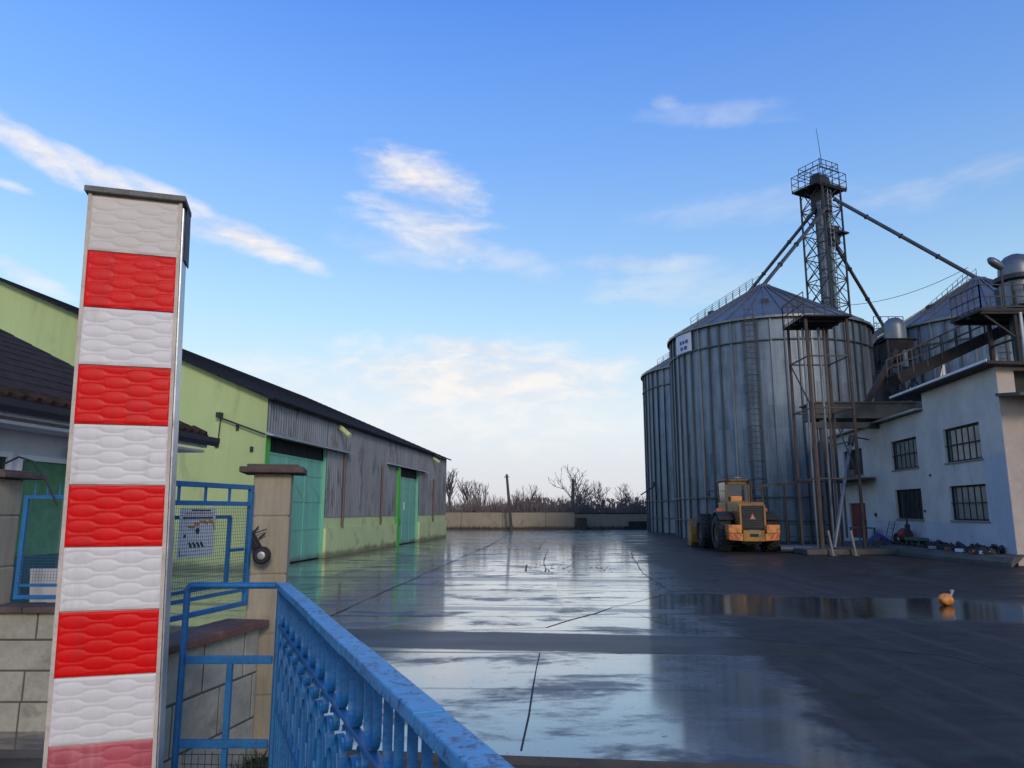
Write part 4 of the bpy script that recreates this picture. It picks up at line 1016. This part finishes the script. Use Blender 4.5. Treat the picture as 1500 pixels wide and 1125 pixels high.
# ------------------------------------------------------------------ wheel loader
t = thing('wheel_loader', 'dirty yellow wheel loader parked with its rear towards the yard before the silo', 'loader', (10.0, 33.15, 0), -1.5)
b = MB(); b.prism([(-.55,-2.75,1.15),(-.55,-2.75,1.95),(-.55,-2.6,2.06),(-.55,-.9,2.12),(-.55,-.9,1.15)], (1.1,0,0)); b.span((-.6,-2.6,.7),(.6,-.4,1.15)); b.build('engine_hood', M['yellow'], t, bev=.05)
b = MB(); b.span((-.46,-2.785,.98),(.46,-2.755,1.93)); gr = b.build('grille', M['dark'], t, bev=.01)
b = MB()
for i in range(9): b.span((-.44,-2.80,1.04+.1*i),(.44,-2.787,1.07+.1*i))
b.build('slats', M['steel_dark'], gr)
b = MB(); b.prism([(-.13,-2.806,1.36),(.13,-2.806,1.36),(0,-2.806,1.62)], (0,.004,0)); b.build('warning_triangle', M['hazard_red'], gr)
b = MB(); b.prism([(-.075,-2.812,1.38),(.075,-2.812,1.38),(0,-2.812,1.53)], (0,.004,0)); b.build('triangle_face', M['slab_pale'], gr)
b = MB()
for s in (-1, 1): b.span((s*.46,-2.83,.93),(s*.53,-2.74,1.93))
b.build('grille_frame', M['yellow'], t)
for s in (-1, 1):
    b = MB(); b.span((s*.5,-2.95,.80),(s*1.05,-2.1,1.14)); b.prism([(s*.45,-2.9,.80),(s*1.05,-2.9,.80),(s*1.0,-2.9,.52),(s*.45,-2.9,.48)], (0,.8,0)); cw = b.build('counterweight', M['orange'], t, bev=.03)
    b = MB()
    for k_ in range(2): x = s*(.62 + .2*k_); b.prism([(x,-2.912,.56),(x+s*.1,-2.912,.56),(x+s*.22,-2.912,.76),(x+s*.12,-2.912,.76)], (0,.008,0))
    b.build('hazard_stripes', M['hazard_red'], cw)
b = MB(); b.span((-.45,-2.9,.46),(.45,-2.1,.92)); b.build('rear_frame', M['yellow'], t, bev=.04)
b = MB(); b.span((-.17,-2.925,.66),(.17,-2.902,.78)); b.build('tow_hitch', M['dark'], t)
b = MB(); b.span((-.4,-2.5,.35),(.4,1.8,.75)); b.span((-.45,.2,.7),(.45,1.7,1.35)); b.build('chassis', M['steel_dark'], t)
# cab
b = MB(); cx0, cx1, cy0, cy1 = -.60, .52, -.95, .35
b.span((cx0,cy0,1.15),(cx1,cy1,2.08)); b.build('cab_base', M['yellow'], t, bev=.04)
b = MB()
for x, y in ((cx0+.05,cy0+.05),(cx1-.05,cy0+.05),(cx0+.05,cy1-.05),(cx1-.05,cy1-.05)): b.bar((x,y,2.08),(x*.96,y,3.0),.085)
b.span((cx0+.1,cy0+.01,2.08),(cx1-.1,cy0+.09,2.2)); b.span((cx0+.1,cy0+.01,2.86),(cx1-.1,cy0+.09,2.98)); b.build('cab_frame', M['cab_paint'], t, bev=.01)
b = MB(); b.span((cx0-.04,cy0-.06,2.98),(cx1+.04,cy1+.08,3.08)); b.build('cab_roof', M['cab_paint'], t, bev=.05)
b = MB(); b.box((-.02,cy0-.03,3.15),(.26,.10,.06)); b.build('roof_sign', M['concrete'], t)  # pale block painting the small highlight on the cab roof edge
b = MB(); b.span((-.28,-.55,2.08),(.28,-.05,2.2)); b.span((-.26,-.62,2.2),(.26,-.5,2.75)); b.build('seat', M['black'], t, bev=.03)
b = MB(); b.cyl((0,.1,2.1),(0,-.02,2.45),.03,n=8); b.lathe([(.17,-.012),(.2,0),(.17,.012)], 18, c=(0,-.03,2.46)); b.build('steering_wheel', M['black'], t)
for s in (-1, 1):
    b = MB(); b.tube([(s*.6,-2.5,1.16),(s*.62,-2.5,1.62),(s*.62,-1.9,1.70),(s*.6,-1.9,1.2)], .022, 6); b.build('handrail', M['steel_dark'], t, smooth=True)
    b = MB(); b.tube([(s*.36,.5,1.0),(s*.5,.8,1.35),(s*.42,1.2,1.55),(s*.36,1.5,1.3)], .028, 6); b.build('hose', M['black'], t, smooth=True)
    b = MB()
    for k_ in range(3): b.span((s*.78,-.5,.5+.28*k_),(s*1.02,-.1,.53+.28*k_))
    b.span((s*.78,-.52,.45),(s*.80,-.49,1.3)); b.span((s*.78,-.11,.45),(s*.80,-.08,1.3)); b.build('steps', M['steel_dark'], t)
    b = MB(); b.cyl((s*.5,cy0-.07,3.02),(s*.5,cy0-.16,3.0),.07,.09,12); b.build('work_lamp', M['steel_dark'], t)
b = MB(); b.span((-.22,-2.915,.84),(.22,-2.903,.93)); b.build('number_plate', M['concrete'], t)
b = MB()
b.span((cx0+.1,cy0+.04,2.2),(cx1-.1,cy0+.055,2.86)); b.span((cx0+.04,cy0+.1,2.1),(cx0+.055,cy1-.1,2.96)); b.span((cx1-.055,cy0+.1,2.1),(cx1-.04,cy1-.1,2.96)); b.span((cx0+.1,cy1-.055,2.1),(cx1-.1,cy1-.04,2.96)); b.build('cab_glass', M['cab_glass'], t)
b = MB(); b.span((-.40,-1.1,2.10),(.1,-.96,2.34)); b.build('rear_box', M['orange'], t, bev=.02)
b = MB(); b.cyl((.38,-1.5,2.08),(.38,-1.5,2.85),.06,n=10); b.build('exhaust', M['steel_dark'], t)
for s in (-1, 1):
    b = MB(); b.bar((s*.68,cy1,2.6),(s*.98,cy1+.1,2.62),.03); b.box((s*1.0,cy1+.1,2.5),(.16,.05,.28)); b.build('mirror', M['black'], t)
    b = MB(); n = 10
    for i in range(n):
        a, c_ = pi*(.12+.66*i/n), pi*(.12+.66*(i+1)/n)
        b.prism([(s*.62, -1.6+.86*cos(a), .76+.86*sin(a)), (s*.62, -1.6+.92*cos(a), .76+.92*sin(a)), (s*.62, -1.6+.92*cos(c_), .76+.92*sin(c_)), (s*.62, -1.6+.86*cos(c_), .76+.86*sin(c_))], (s*.62,0,0))
    b.build('fender', M['steel_brown'], t)
    b = MB(); b.box((s*.95,-1.3,1.72),(.26,.1,.2)); b.build('rear_lamp', M['hazard_red'], t)
for (x, y) in ((-.98,-1.6),(.98,-1.6),(-.98,1.35),(.98,1.35)):
    b = MB(); b.lathe([(.40,-.29),(.62,-.30),(.72,-.25),(.765,-.15),(.77,0),(.765,.15),(.72,.25),(.62,.30),(.40,.29)], 36)
    for i in range(22):
        a = 2*pi*i/22
        for s2_ in (-1, 1):
            b.box((cos(a+.07*s2_)*.775, sin(a+.07*s2_)*.775, s2_*.13), (.05,.075,.26), Matrix.Rotation(a+.07*s2_,3,'Z') @ Matrix.Rotation(s2_*.5,3,'X'))
    wh = MB(); wh.lathe([(0,-.12),(.2,-.12),(.24,-.2),(.40,-.24),(.40,.24),(.24,.2),(.2,.12),(0,.12)], 24)
    w_ = wh.build('wheel', M['rim'], t, smooth=True, loc=(x,y,.77)); w_.rotation_euler = (0, pi/2, 0)
    b.build('tyre', M['tyre'], w_, smooth=True)
# arms and bucket
for s in (-1, 1):
    b = MB(); b.bar((s*.42,.55,1.75),(s*.42,1.7,1.5),.14,.3); b.bar((s*.42,1.65,1.5),(s*.42,2.5,.55),.14,.28); b.build('lift_arm', M['yellow'], t, bev=.02)
    b = MB(); b.cyl((s*.3,.6,1.1),(s*.42,1.8,1.25),.07,n=10); b.build('ram', M['steel_dark'], t)
b = MB(); b.span((-.3,.45,1.2),(.3,.85,2.3)); b.build('arm_tower', M['steel_brown'], t, bev=.03)
b = MB(); prof = [(3.35,.06),(2.55,.05),(2.32,.22),(2.25,.6),(2.38,1.0),(2.75,1.32),(2.82,1.28),(2.47,.96),(2.35,.6),(2.42,.28),(2.6,.14),(3.35,.10)]
b.prism([(-1.42,y,z) for y, z in prof], (2.84,0,0))
side = [(3.3,.11),(2.6,.12),(2.36,.3),(2.3,.6),(2.42,.98),(2.8,1.28)]
for s in (-1.44, 1.40): b.prism([(s,y,z) for y, z in side], (.04,0,0))
b.build('bucket', M['yellow'], t)
b = MB(); b.span((-1.46,3.3,.05),(1.46,3.42,.09)); b.build('bucket_lip', M['steel_dark'], t)

# ------------------------------------------------------------------ small orange bag on the yard
t = thing('orange_bag', 'small crumpled orange bag with pale knotted end on the dark wet yard', 'bag', (7.95, 13.75, 0), 20)
b = MB()
def bagf(u, v):
    a, c_ = 2*pi*u, pi*(v-.5); r_ = 1 + .06*sin(4*a+3*c_) + .05*sin(9*a-5*c_)*cos(c_)
    return (.15*cos(c_)*cos(a)*r_, .11*cos(c_)*sin(a)*r_, max(.002, .10 + .105*sin(c_)*r_))
b.grid(bagf, 36, 18); b.build('sack', M['orange'], t, smooth=True)
b = MB(); b.cyl((.10,0,.15),(.17,.0,.20),.035,.018,10); b.cyl((.17,0,.20),(.20,.02,.25),.018,.04,10); b.build('knot', M['slab_pale'], t, smooth=True)

# ------------------------------------------------------------------ far end: wall, pole, thickets, bare trees
t = thing('yard_wall', 'long weathered beige wall closing the far end of the yard', 'wall', (-9, 69.8, 0), 0)
b = MB(); x = 0
for w in (4.2, 3.9, 4.1, 2.75): b.span((x, 0, -.2), (x + w - .03, .25, 1.55)); x += w
b.build('panels', M['far_wall'], t)
b = MB(); b.span((14.95,.7,-.2),(30,.95,1.42)); b.build('rear_panels', M['far_wall'], t)
b = MB(); b.span((14.95,.66,1.42),(30,1.0,1.52)); b.build('rear_coping', M['steel_brown'], t)
def pole(x, y, h, lean, label):
    t = thing('utility_pole', label, 'pole', (x, y, 0)); b = MB(); b.cyl((0,0,-.2),(lean,0,h),.16,.11,10); b.build('pole', M['pole_wood'], t, smooth=True)
    b = MB(); b.bar((lean-.25,0,h-.25),(lean+.25,0,h-.25),.08); b.build('crossarm', M['pole_wood'], t)
pole(-.05, 68.5, 5.1, -.45, 'leaning wooden pole standing before the far yard wall')
pole(6.15, 73.5, 4.9, .0, 'upright pole behind the wall in front of the bushy bare tree')
b = MB(); b.span((6.1,69.0,0),(7.0,69.5,1.0)); b.span((6.05,68.95,1.0),(7.05,69.55,1.06)); b.box((6.4,68.97,.55),(.3,.04,.5)); tag(b.build('metal_cabinet', M['steel_rust'], bev=.02), 'rusty cabinet with pale top at the end of the far wall', 'cabinet')
b = MB(); b.span((10.5,68.6,.0),(13.6,69.2,.28)); b.span((10.9,68.7,.28),(12.6,69.1,.75)); tag(b.build('timber_stack', M['steel_brown'], bev=.02), 'stack of dark timber lying at the far wall near the silo', 'timber')
b = MB()
for i in range(5200):
    x = R.choice([R.gauss(-4,2.6), R.gauss(3,1.6), R.gauss(9.5,2), R.uniform(-9,14)]); y = 69.5 - abs(R.gauss(0,.35)) - (0 if x < 5.9 else -.5); h = abs(R.gauss(.16,.14)); w = .02
    b.add([(x-w,y,0),(x+w,y,0),(x+R.gauss(0,.09),y,h)], [(0,1,2)])
tag(b.build('dry_grass', M['dry_grass'], fix=False), 'dry winter grass and dead weeds along the foot of the far wall', 'grass', kind='stuff')
b = MB()
for i in range(36000):
    x = R.uniform(-55, 60); y = R.uniform(72.5, 82)
    hmax = 2.6 + .45*sin(x*.35+1) + .35*sin(x*1.1) + .3*sin(x*2.7); h0 = R.uniform(-.2, hmax*.7); l = R.uniform(.5, 1.7); w = R.uniform(.015, .04)
    if h0 + l > hmax + .9: l = max(.3, hmax + .9 - h0)
    dx, dy = R.gauss(0,.28), R.gauss(0,.2)
    b.add([(x-w,y,h0),(x+w,y,h0),(x+dx+w*.3,y+dy,h0+l),(x+dx-w*.3,y+dy,h0+l)], [(0,1,2,3)])
for i in range(9000):
    x = R.uniform(-55, 60); y = R.uniform(74, 84); hmax = 2.3 + .5*sin(x*.35+1) + .3*sin(x*1.1); z = R.uniform(-.2, hmax*.8); s = R.uniform(.08,.22)
    a = R.uniform(0, pi); b.add([(x-s*cos(a),y-s*sin(a),z-s*.5),(x+s*cos(a),y+s*sin(a),z-s*.3),(x+s*.5,y,z+s),(x-s*.6,y,z+s*.7)], [(0,1,2,3)])
tag(b.build('thicket', M['thicket'], fix=False), 'dark brown winter thicket filling the land beyond the far wall', 'thicket', kind='stuff')
b = MB()
for i in range(7000):
    x = R.uniform(-160, 190); y = R.uniform(150, 165); hm = 3.6 + .9*sin(x*.09) + .6*sin(x*.31); z = R.uniform(0, hm*.9); s = R.uniform(.25, .6)
    a = R.uniform(0, pi); b.add([(x-s*cos(a),y-s*sin(a),z-s*.6),(x+s*cos(a),y+s*sin(a),z-s*.4),(x+s*.4,y,z+s),(x-s*.5,y,z+s*.8)], [(0,1,2,3)])
tag(b.build('far_wood', M['thicket'], fix=False), 'distant low wood along the horizon beyond the thicket', 'wood', kind='stuff')

def bare_tree(seed, h, spread, label, loc, col_narrow=False):
    rr = random.Random(seed)
    t = thing('bare_tree', label, 'tree', loc, 0, 'bare trees beyond the far wall')
    tr, cr = MB(), MB()
    def grow(p, d, L, r, depth):
        n = 3; q = p
        for i in range(n):
            d2 = (d + Vector((rr.gauss(0,.10), rr.gauss(0,.10), rr.gauss(.03,.05)))).normalized()
            q2 = q + d2*L/n
            (tr if depth == 0 else cr).cyl(q, q2, r*(1-.25*i/n), r*(1-.25*(i+1)/n), 6 if depth < 2 else 3, caps=False)
            q, d = q2, d2
            if depth >= 1 and depth < 4 and rr.random() < .6:
                ax_ = Vector((rr.gauss(0,1), rr.gauss(0,1), rr.gauss(0,.4))).normalized()
                grow(q, (d + ax_*spread*.9).normalized(), L*.6, r*.6, depth + 2)
        if depth < 5:
            k = 3 if depth < 2 else 2
            for i in range(k):
                ax_ = Vector((rr.gauss(0,1), rr.gauss(0,1), rr.gauss(.1,.5))).normalized()
                grow(q, (d + ax_*spread + Vector((0,0,.18))).normalized(), L*rr.uniform(.66,.88), r*.74, depth + 1)
    grow(Vector((0,0,-.2)), Vector((0,0,1)), h*.30, h*.016, 0)
    tr.build('trunk', M['bare_wood'], t, fix=False); cr.build('crown', M['bare_wood'], t, fix=False)
    return t
bare_tree(3, 5.9, .75, 'broad bare tree spreading behind the upright pole', (6.0, 76, 0))
bare_tree(5, 4.9, .7, 'rounded bare tree right of the broad one, left of the silo', (10.1, 78, 0))
bare_tree(8, 6.3, .38, 'tall narrow bare tree next to the warehouse far corner', (-6.6, 75, 0))
bare_tree(9, 5.2, .42, 'thin bare sapling left of the leaning pole, nearer the warehouse', (-4.6, 77, 0))
bare_tree(12, 4.8, .42, 'thin bare sapling midway between warehouse and leaning pole', (-2.7, 76, 0))
bare_tree(14, 4.3, .5, 'low bushy bare tree just right of the leaning pole', (1.6, 77, 0))
bare_tree(16, 4.4, .6, 'low bare tree close to the silo edge', (12.4, 79, 0))
bare_tree(19, 4.6, .55, 'small bare tree between the two spreading trees', (8.3, 80, 0))

# ------------------------------------------------------------------ settle the clusters at their true distances
EYE = Vector((0, 0, 1.7))
def settle(names, k):
    for o in list(COL.objects):
        if o.parent is None and o.name.split('.')[0] in names:
            o.location = EYE*(1-k) + o.location*k; o.scale = (k, k, k)
settle({'grain_silo','elevator_tower','grain_spout','overhead_wire','roof_rail','floodlight'}, 1.12)
settle({'white_building','kerb','earth_bank','loose_block','pump','tarp','garden_table','wire_rack'}, .87)
settle({'concrete_gallery','bucket_elevator'}, .95)
settle({'sloping_conveyor','head_tower','yard_lamp'}, .90)
# ------------------------------------------------------------------ camera
cam = bpy.data.cameras.new('camera'); co = bpy.data.objects.new('camera', cam); COL.objects.link(co)
cam.sensor_width = 36; cam.lens = 1060/1500*36; cam.clip_end = 5000; cam.clip_start = .05
co.location = (0, 0, 1.7); co.rotation_euler = (pi/2 + math.atan(186/1060), 0, 0)
scene.camera = co

# ------------------------------------------------------------------ light and sky
SUN_AZ, SUN_EL = radians(163), radians(22)     # azimuth clockwise from +Y: behind the camera, to the right
sd = Vector((sin(SUN_AZ)*cos(SUN_EL), cos(SUN_AZ)*cos(SUN_EL), sin(SUN_EL)))
sl_ = bpy.data.lights.new('sun', 'SUN'); so = bpy.data.objects.new('sun', sl_); COL.objects.link(so)
sl_.energy = 1.5; sl_.angle = radians(14); sl_.color = (1, .84, .68)
so.rotation_euler = (-sd).to_track_quat('-Z', 'Y').to_euler()
w = bpy.data.worlds.new('World'); scene.world = w; w.use_nodes = True
nt = w.node_tree; bg = nt.nodes['Background']
sky = nt.nodes.new('ShaderNodeTexSky'); sky.sky_type = 'NISHITA'; sky.sun_disc = False
sky.sun_elevation = SUN_EL; sky.sun_rotation = SUN_AZ; sky.air_density = 1.0; sky.dust_density = .6; sky.ozone_density = 1.6
tc = nt.nodes.new('ShaderNodeTexCoord').outputs['Generated']
nrm = nt.nodes.new('ShaderNodeVectorMath'); nrm.operation = 'NORMALIZE'; nt.links.new(tc, nrm.inputs[0])
sp = nt.nodes.new('ShaderNodeSeparateXYZ'); nt.links.new(nrm.outputs[0], sp.inputs[0])
AZ = math_node(nt, 'ARCTAN2', sp.outputs[0], sp.outputs[1]); EL = math_node(nt, 'ARCSINE', sp.outputs[2])
# evening tone of the air, by elevation
cr = nt.nodes.new('ShaderNodeValToRGB'); nt.links.new(math_node(nt, 'DIVIDE', EL, radians(60), True), cr.inputs[0])
SKYK = 10.0
STOPS = [(0.0,(.72,.71,.78)),(.055,(.78,.80,.86)),(.11,(.84,.93,.98)),(.175,(.68,.90,1.06)),(.25,(.50,.80,1.08)),(.34,(.34,.63,1.08)),(.46,(.215,.475,1.05)),(.63,(.115,.32,.95)),(1.0,(.07,.18,.60))]
el = cr.color_ramp.elements
while len(el) > 1: el.remove(el[-1])
el[0].position = 0; el[0].color = (*STOPS[0][1], 1)
for p_, c_ in STOPS[1:]:
    e = el.new(p_); e.color = (*c_, 1)
side_ = nt.nodes.new('ShaderNodeMapRange'); side_.inputs[1].default_value = -.7; side_.inputs[2].default_value = .75; side_.inputs[3].default_value = 1.10; side_.inputs[4].default_value = .82
nt.links.new(AZ, side_.inputs[0])
air = mixc(nt, 1.0, cr.outputs[0], (SKYK, SKYK, SKYK), 'MULTIPLY')
def rgb1(v):
    c = nt.nodes.new('ShaderNodeCombineXYZ')
    for i in range(3): nt.links.new(v, c.inputs[i])
    return c.outputs[0]
air = mixc(nt, ramp(nt, EL, .03, .35), air, mixc(nt, 1.0, air, rgb1(side_.outputs[0]), 'MULTIPLY'))
base = mixc(nt, .9, sky.outputs[0], air)
# clouds: soft patches placed by direction
def ae(px, py):
    th = math.atan(186/1060); x = (px-750)/1060; v = (562.5-py)/1060
    r_ = Vector((x, cos(th) - v*sin(th), sin(th) + v*cos(th))).normalized()
    return atan2(r_.x, r_.y), math.asin(r_.z)
cv = nt.nodes.new('ShaderNodeCombineXYZ'); nt.links.new(AZ, cv.inputs[0]); nt.links.new(EL, cv.inputs[1])
mp = nt.nodes.new('ShaderNodeMapping'); mp.inputs['Rotation'].default_value = (0,0,radians(14)); mp.inputs['Scale'].default_value = (1.0, 2.6, 1); nt.links.new(cv.outputs[0], mp.inputs['Vector'])
fl = noise(nt, mp.outputs[0], 9, 9, .58, .5)
fl2 = noise(nt, mp.outputs[0], 26, 8, .62, .3)
fluff = math_node(nt, 'ADD', math_node(nt, 'MULTIPLY', fl, .72), math_node(nt, 'MULTIPLY', fl2, .28))
CL = [(60,225,110,26,.42,1.0),(150,258,100,24,.30,.95),(250,290,110,16,.28,.8),(15,272,38,9,.1,.7),(370,352,118,22,.27,1.1),(300,338,60,18,.1,.7),
      (615,265,105,48,.38,1.05),(570,300,62,16,.15,.75),(635,340,110,44,.22,.8),(600,370,120,26,.1,.35),(730,380,70,22,.1,.35),(700,515,110,24,.10,1.0),(800,532,110,15,.16,.9),(700,555,300,62,.03,1.0),(690,590,380,95,0,.55),
      (1060,168,125,22,.10,.24),(975,150,26,13,.2,.35),(1460,248,90,24,0,.28),(1320,288,110,26,.08,.24),(930,388,110,18,.05,.42),(1000,420,160,30,0,.3),(790,400,40,18,0,.3),
      (640,612,180,10,.02,.45),(800,606,200,9,.02,.4),(40,405,70,16,.3,.6),(480,560,220,46,0,.5),(1120,300,200,30,0,.2)]
cov = None; lit = None
for (px, py, hw, hh, slope, amt) in CL:
    a0, e0 = ae(px, py); a1, e1 = ae(px+5, py); a2, e2 = ae(px, py-5)
    ka = abs(a1-a0)/5; ke = abs(e2-e0)/5
    da = math_node(nt, 'DIVIDE', math_node(nt, 'SUBTRACT', AZ, a0), ka)
    de = math_node(nt, 'DIVIDE', math_node(nt, 'SUBTRACT', EL, e0), ke)
    th = math.atan(slope); c_, s_ = cos(th), sin(th)
    u = math_node(nt, 'SUBTRACT', math_node(nt, 'MULTIPLY', da, c_/hw), math_node(nt, 'MULTIPLY', de, s_/hw))
    v = math_node(nt, 'ADD', math_node(nt, 'MULTIPLY', da, s_/hh), math_node(nt, 'MULTIPLY', de, c_/hh))
    d2 = math_node(nt, 'ADD', math_node(nt, 'MULTIPLY', u, u), math_node(nt, 'MULTIPLY', v, v))
    m_ = math_node(nt, 'SUBTRACT', 1.0, d2, False)
    m_ = math_node(nt, 'ADD', m_, math_node(nt, 'MULTIPLY', math_node(nt, 'SUBTRACT', fluff, .5), 4.2))
    m_ = math_node(nt, 'MULTIPLY', ramp(nt, m_, -.35, 1.7), amt)
    m_ = math_node(nt, 'MULTIPLY', m_, ramp(nt, math_node(nt, 'MULTIPLY', d2, -1), -3.2, -.8))
    cov = m_ if cov is None else math_node(nt, 'MAXIMUM', cov, m_)
ccol = mixc(nt, ramp(nt, fluff, .36, .6), (.80*SKYK,.76*SKYK,.80*SKYK), (.98*SKYK,.93*SKYK,.90*SKYK))
front = ramp(nt, sp.outputs[1], .0, .2)
cov = math_node(nt, 'MULTIPLY', math_node(nt, 'MINIMUM', cov, 1.0), front)
final = mixc(nt, cov, base, ccol)
nt.links.new(final, bg.inputs['Color']); bg.inputs['Strength'].default_value = .1

scene.view_settings.view_transform = 'Standard'; scene.view_settings.look = 'None'
scene.view_settings.exposure = 0; scene.view_settings.gamma = 1
scene.render.film_transparent = False
try: scene.cycles.max_bounces = 8
except Exception: pass
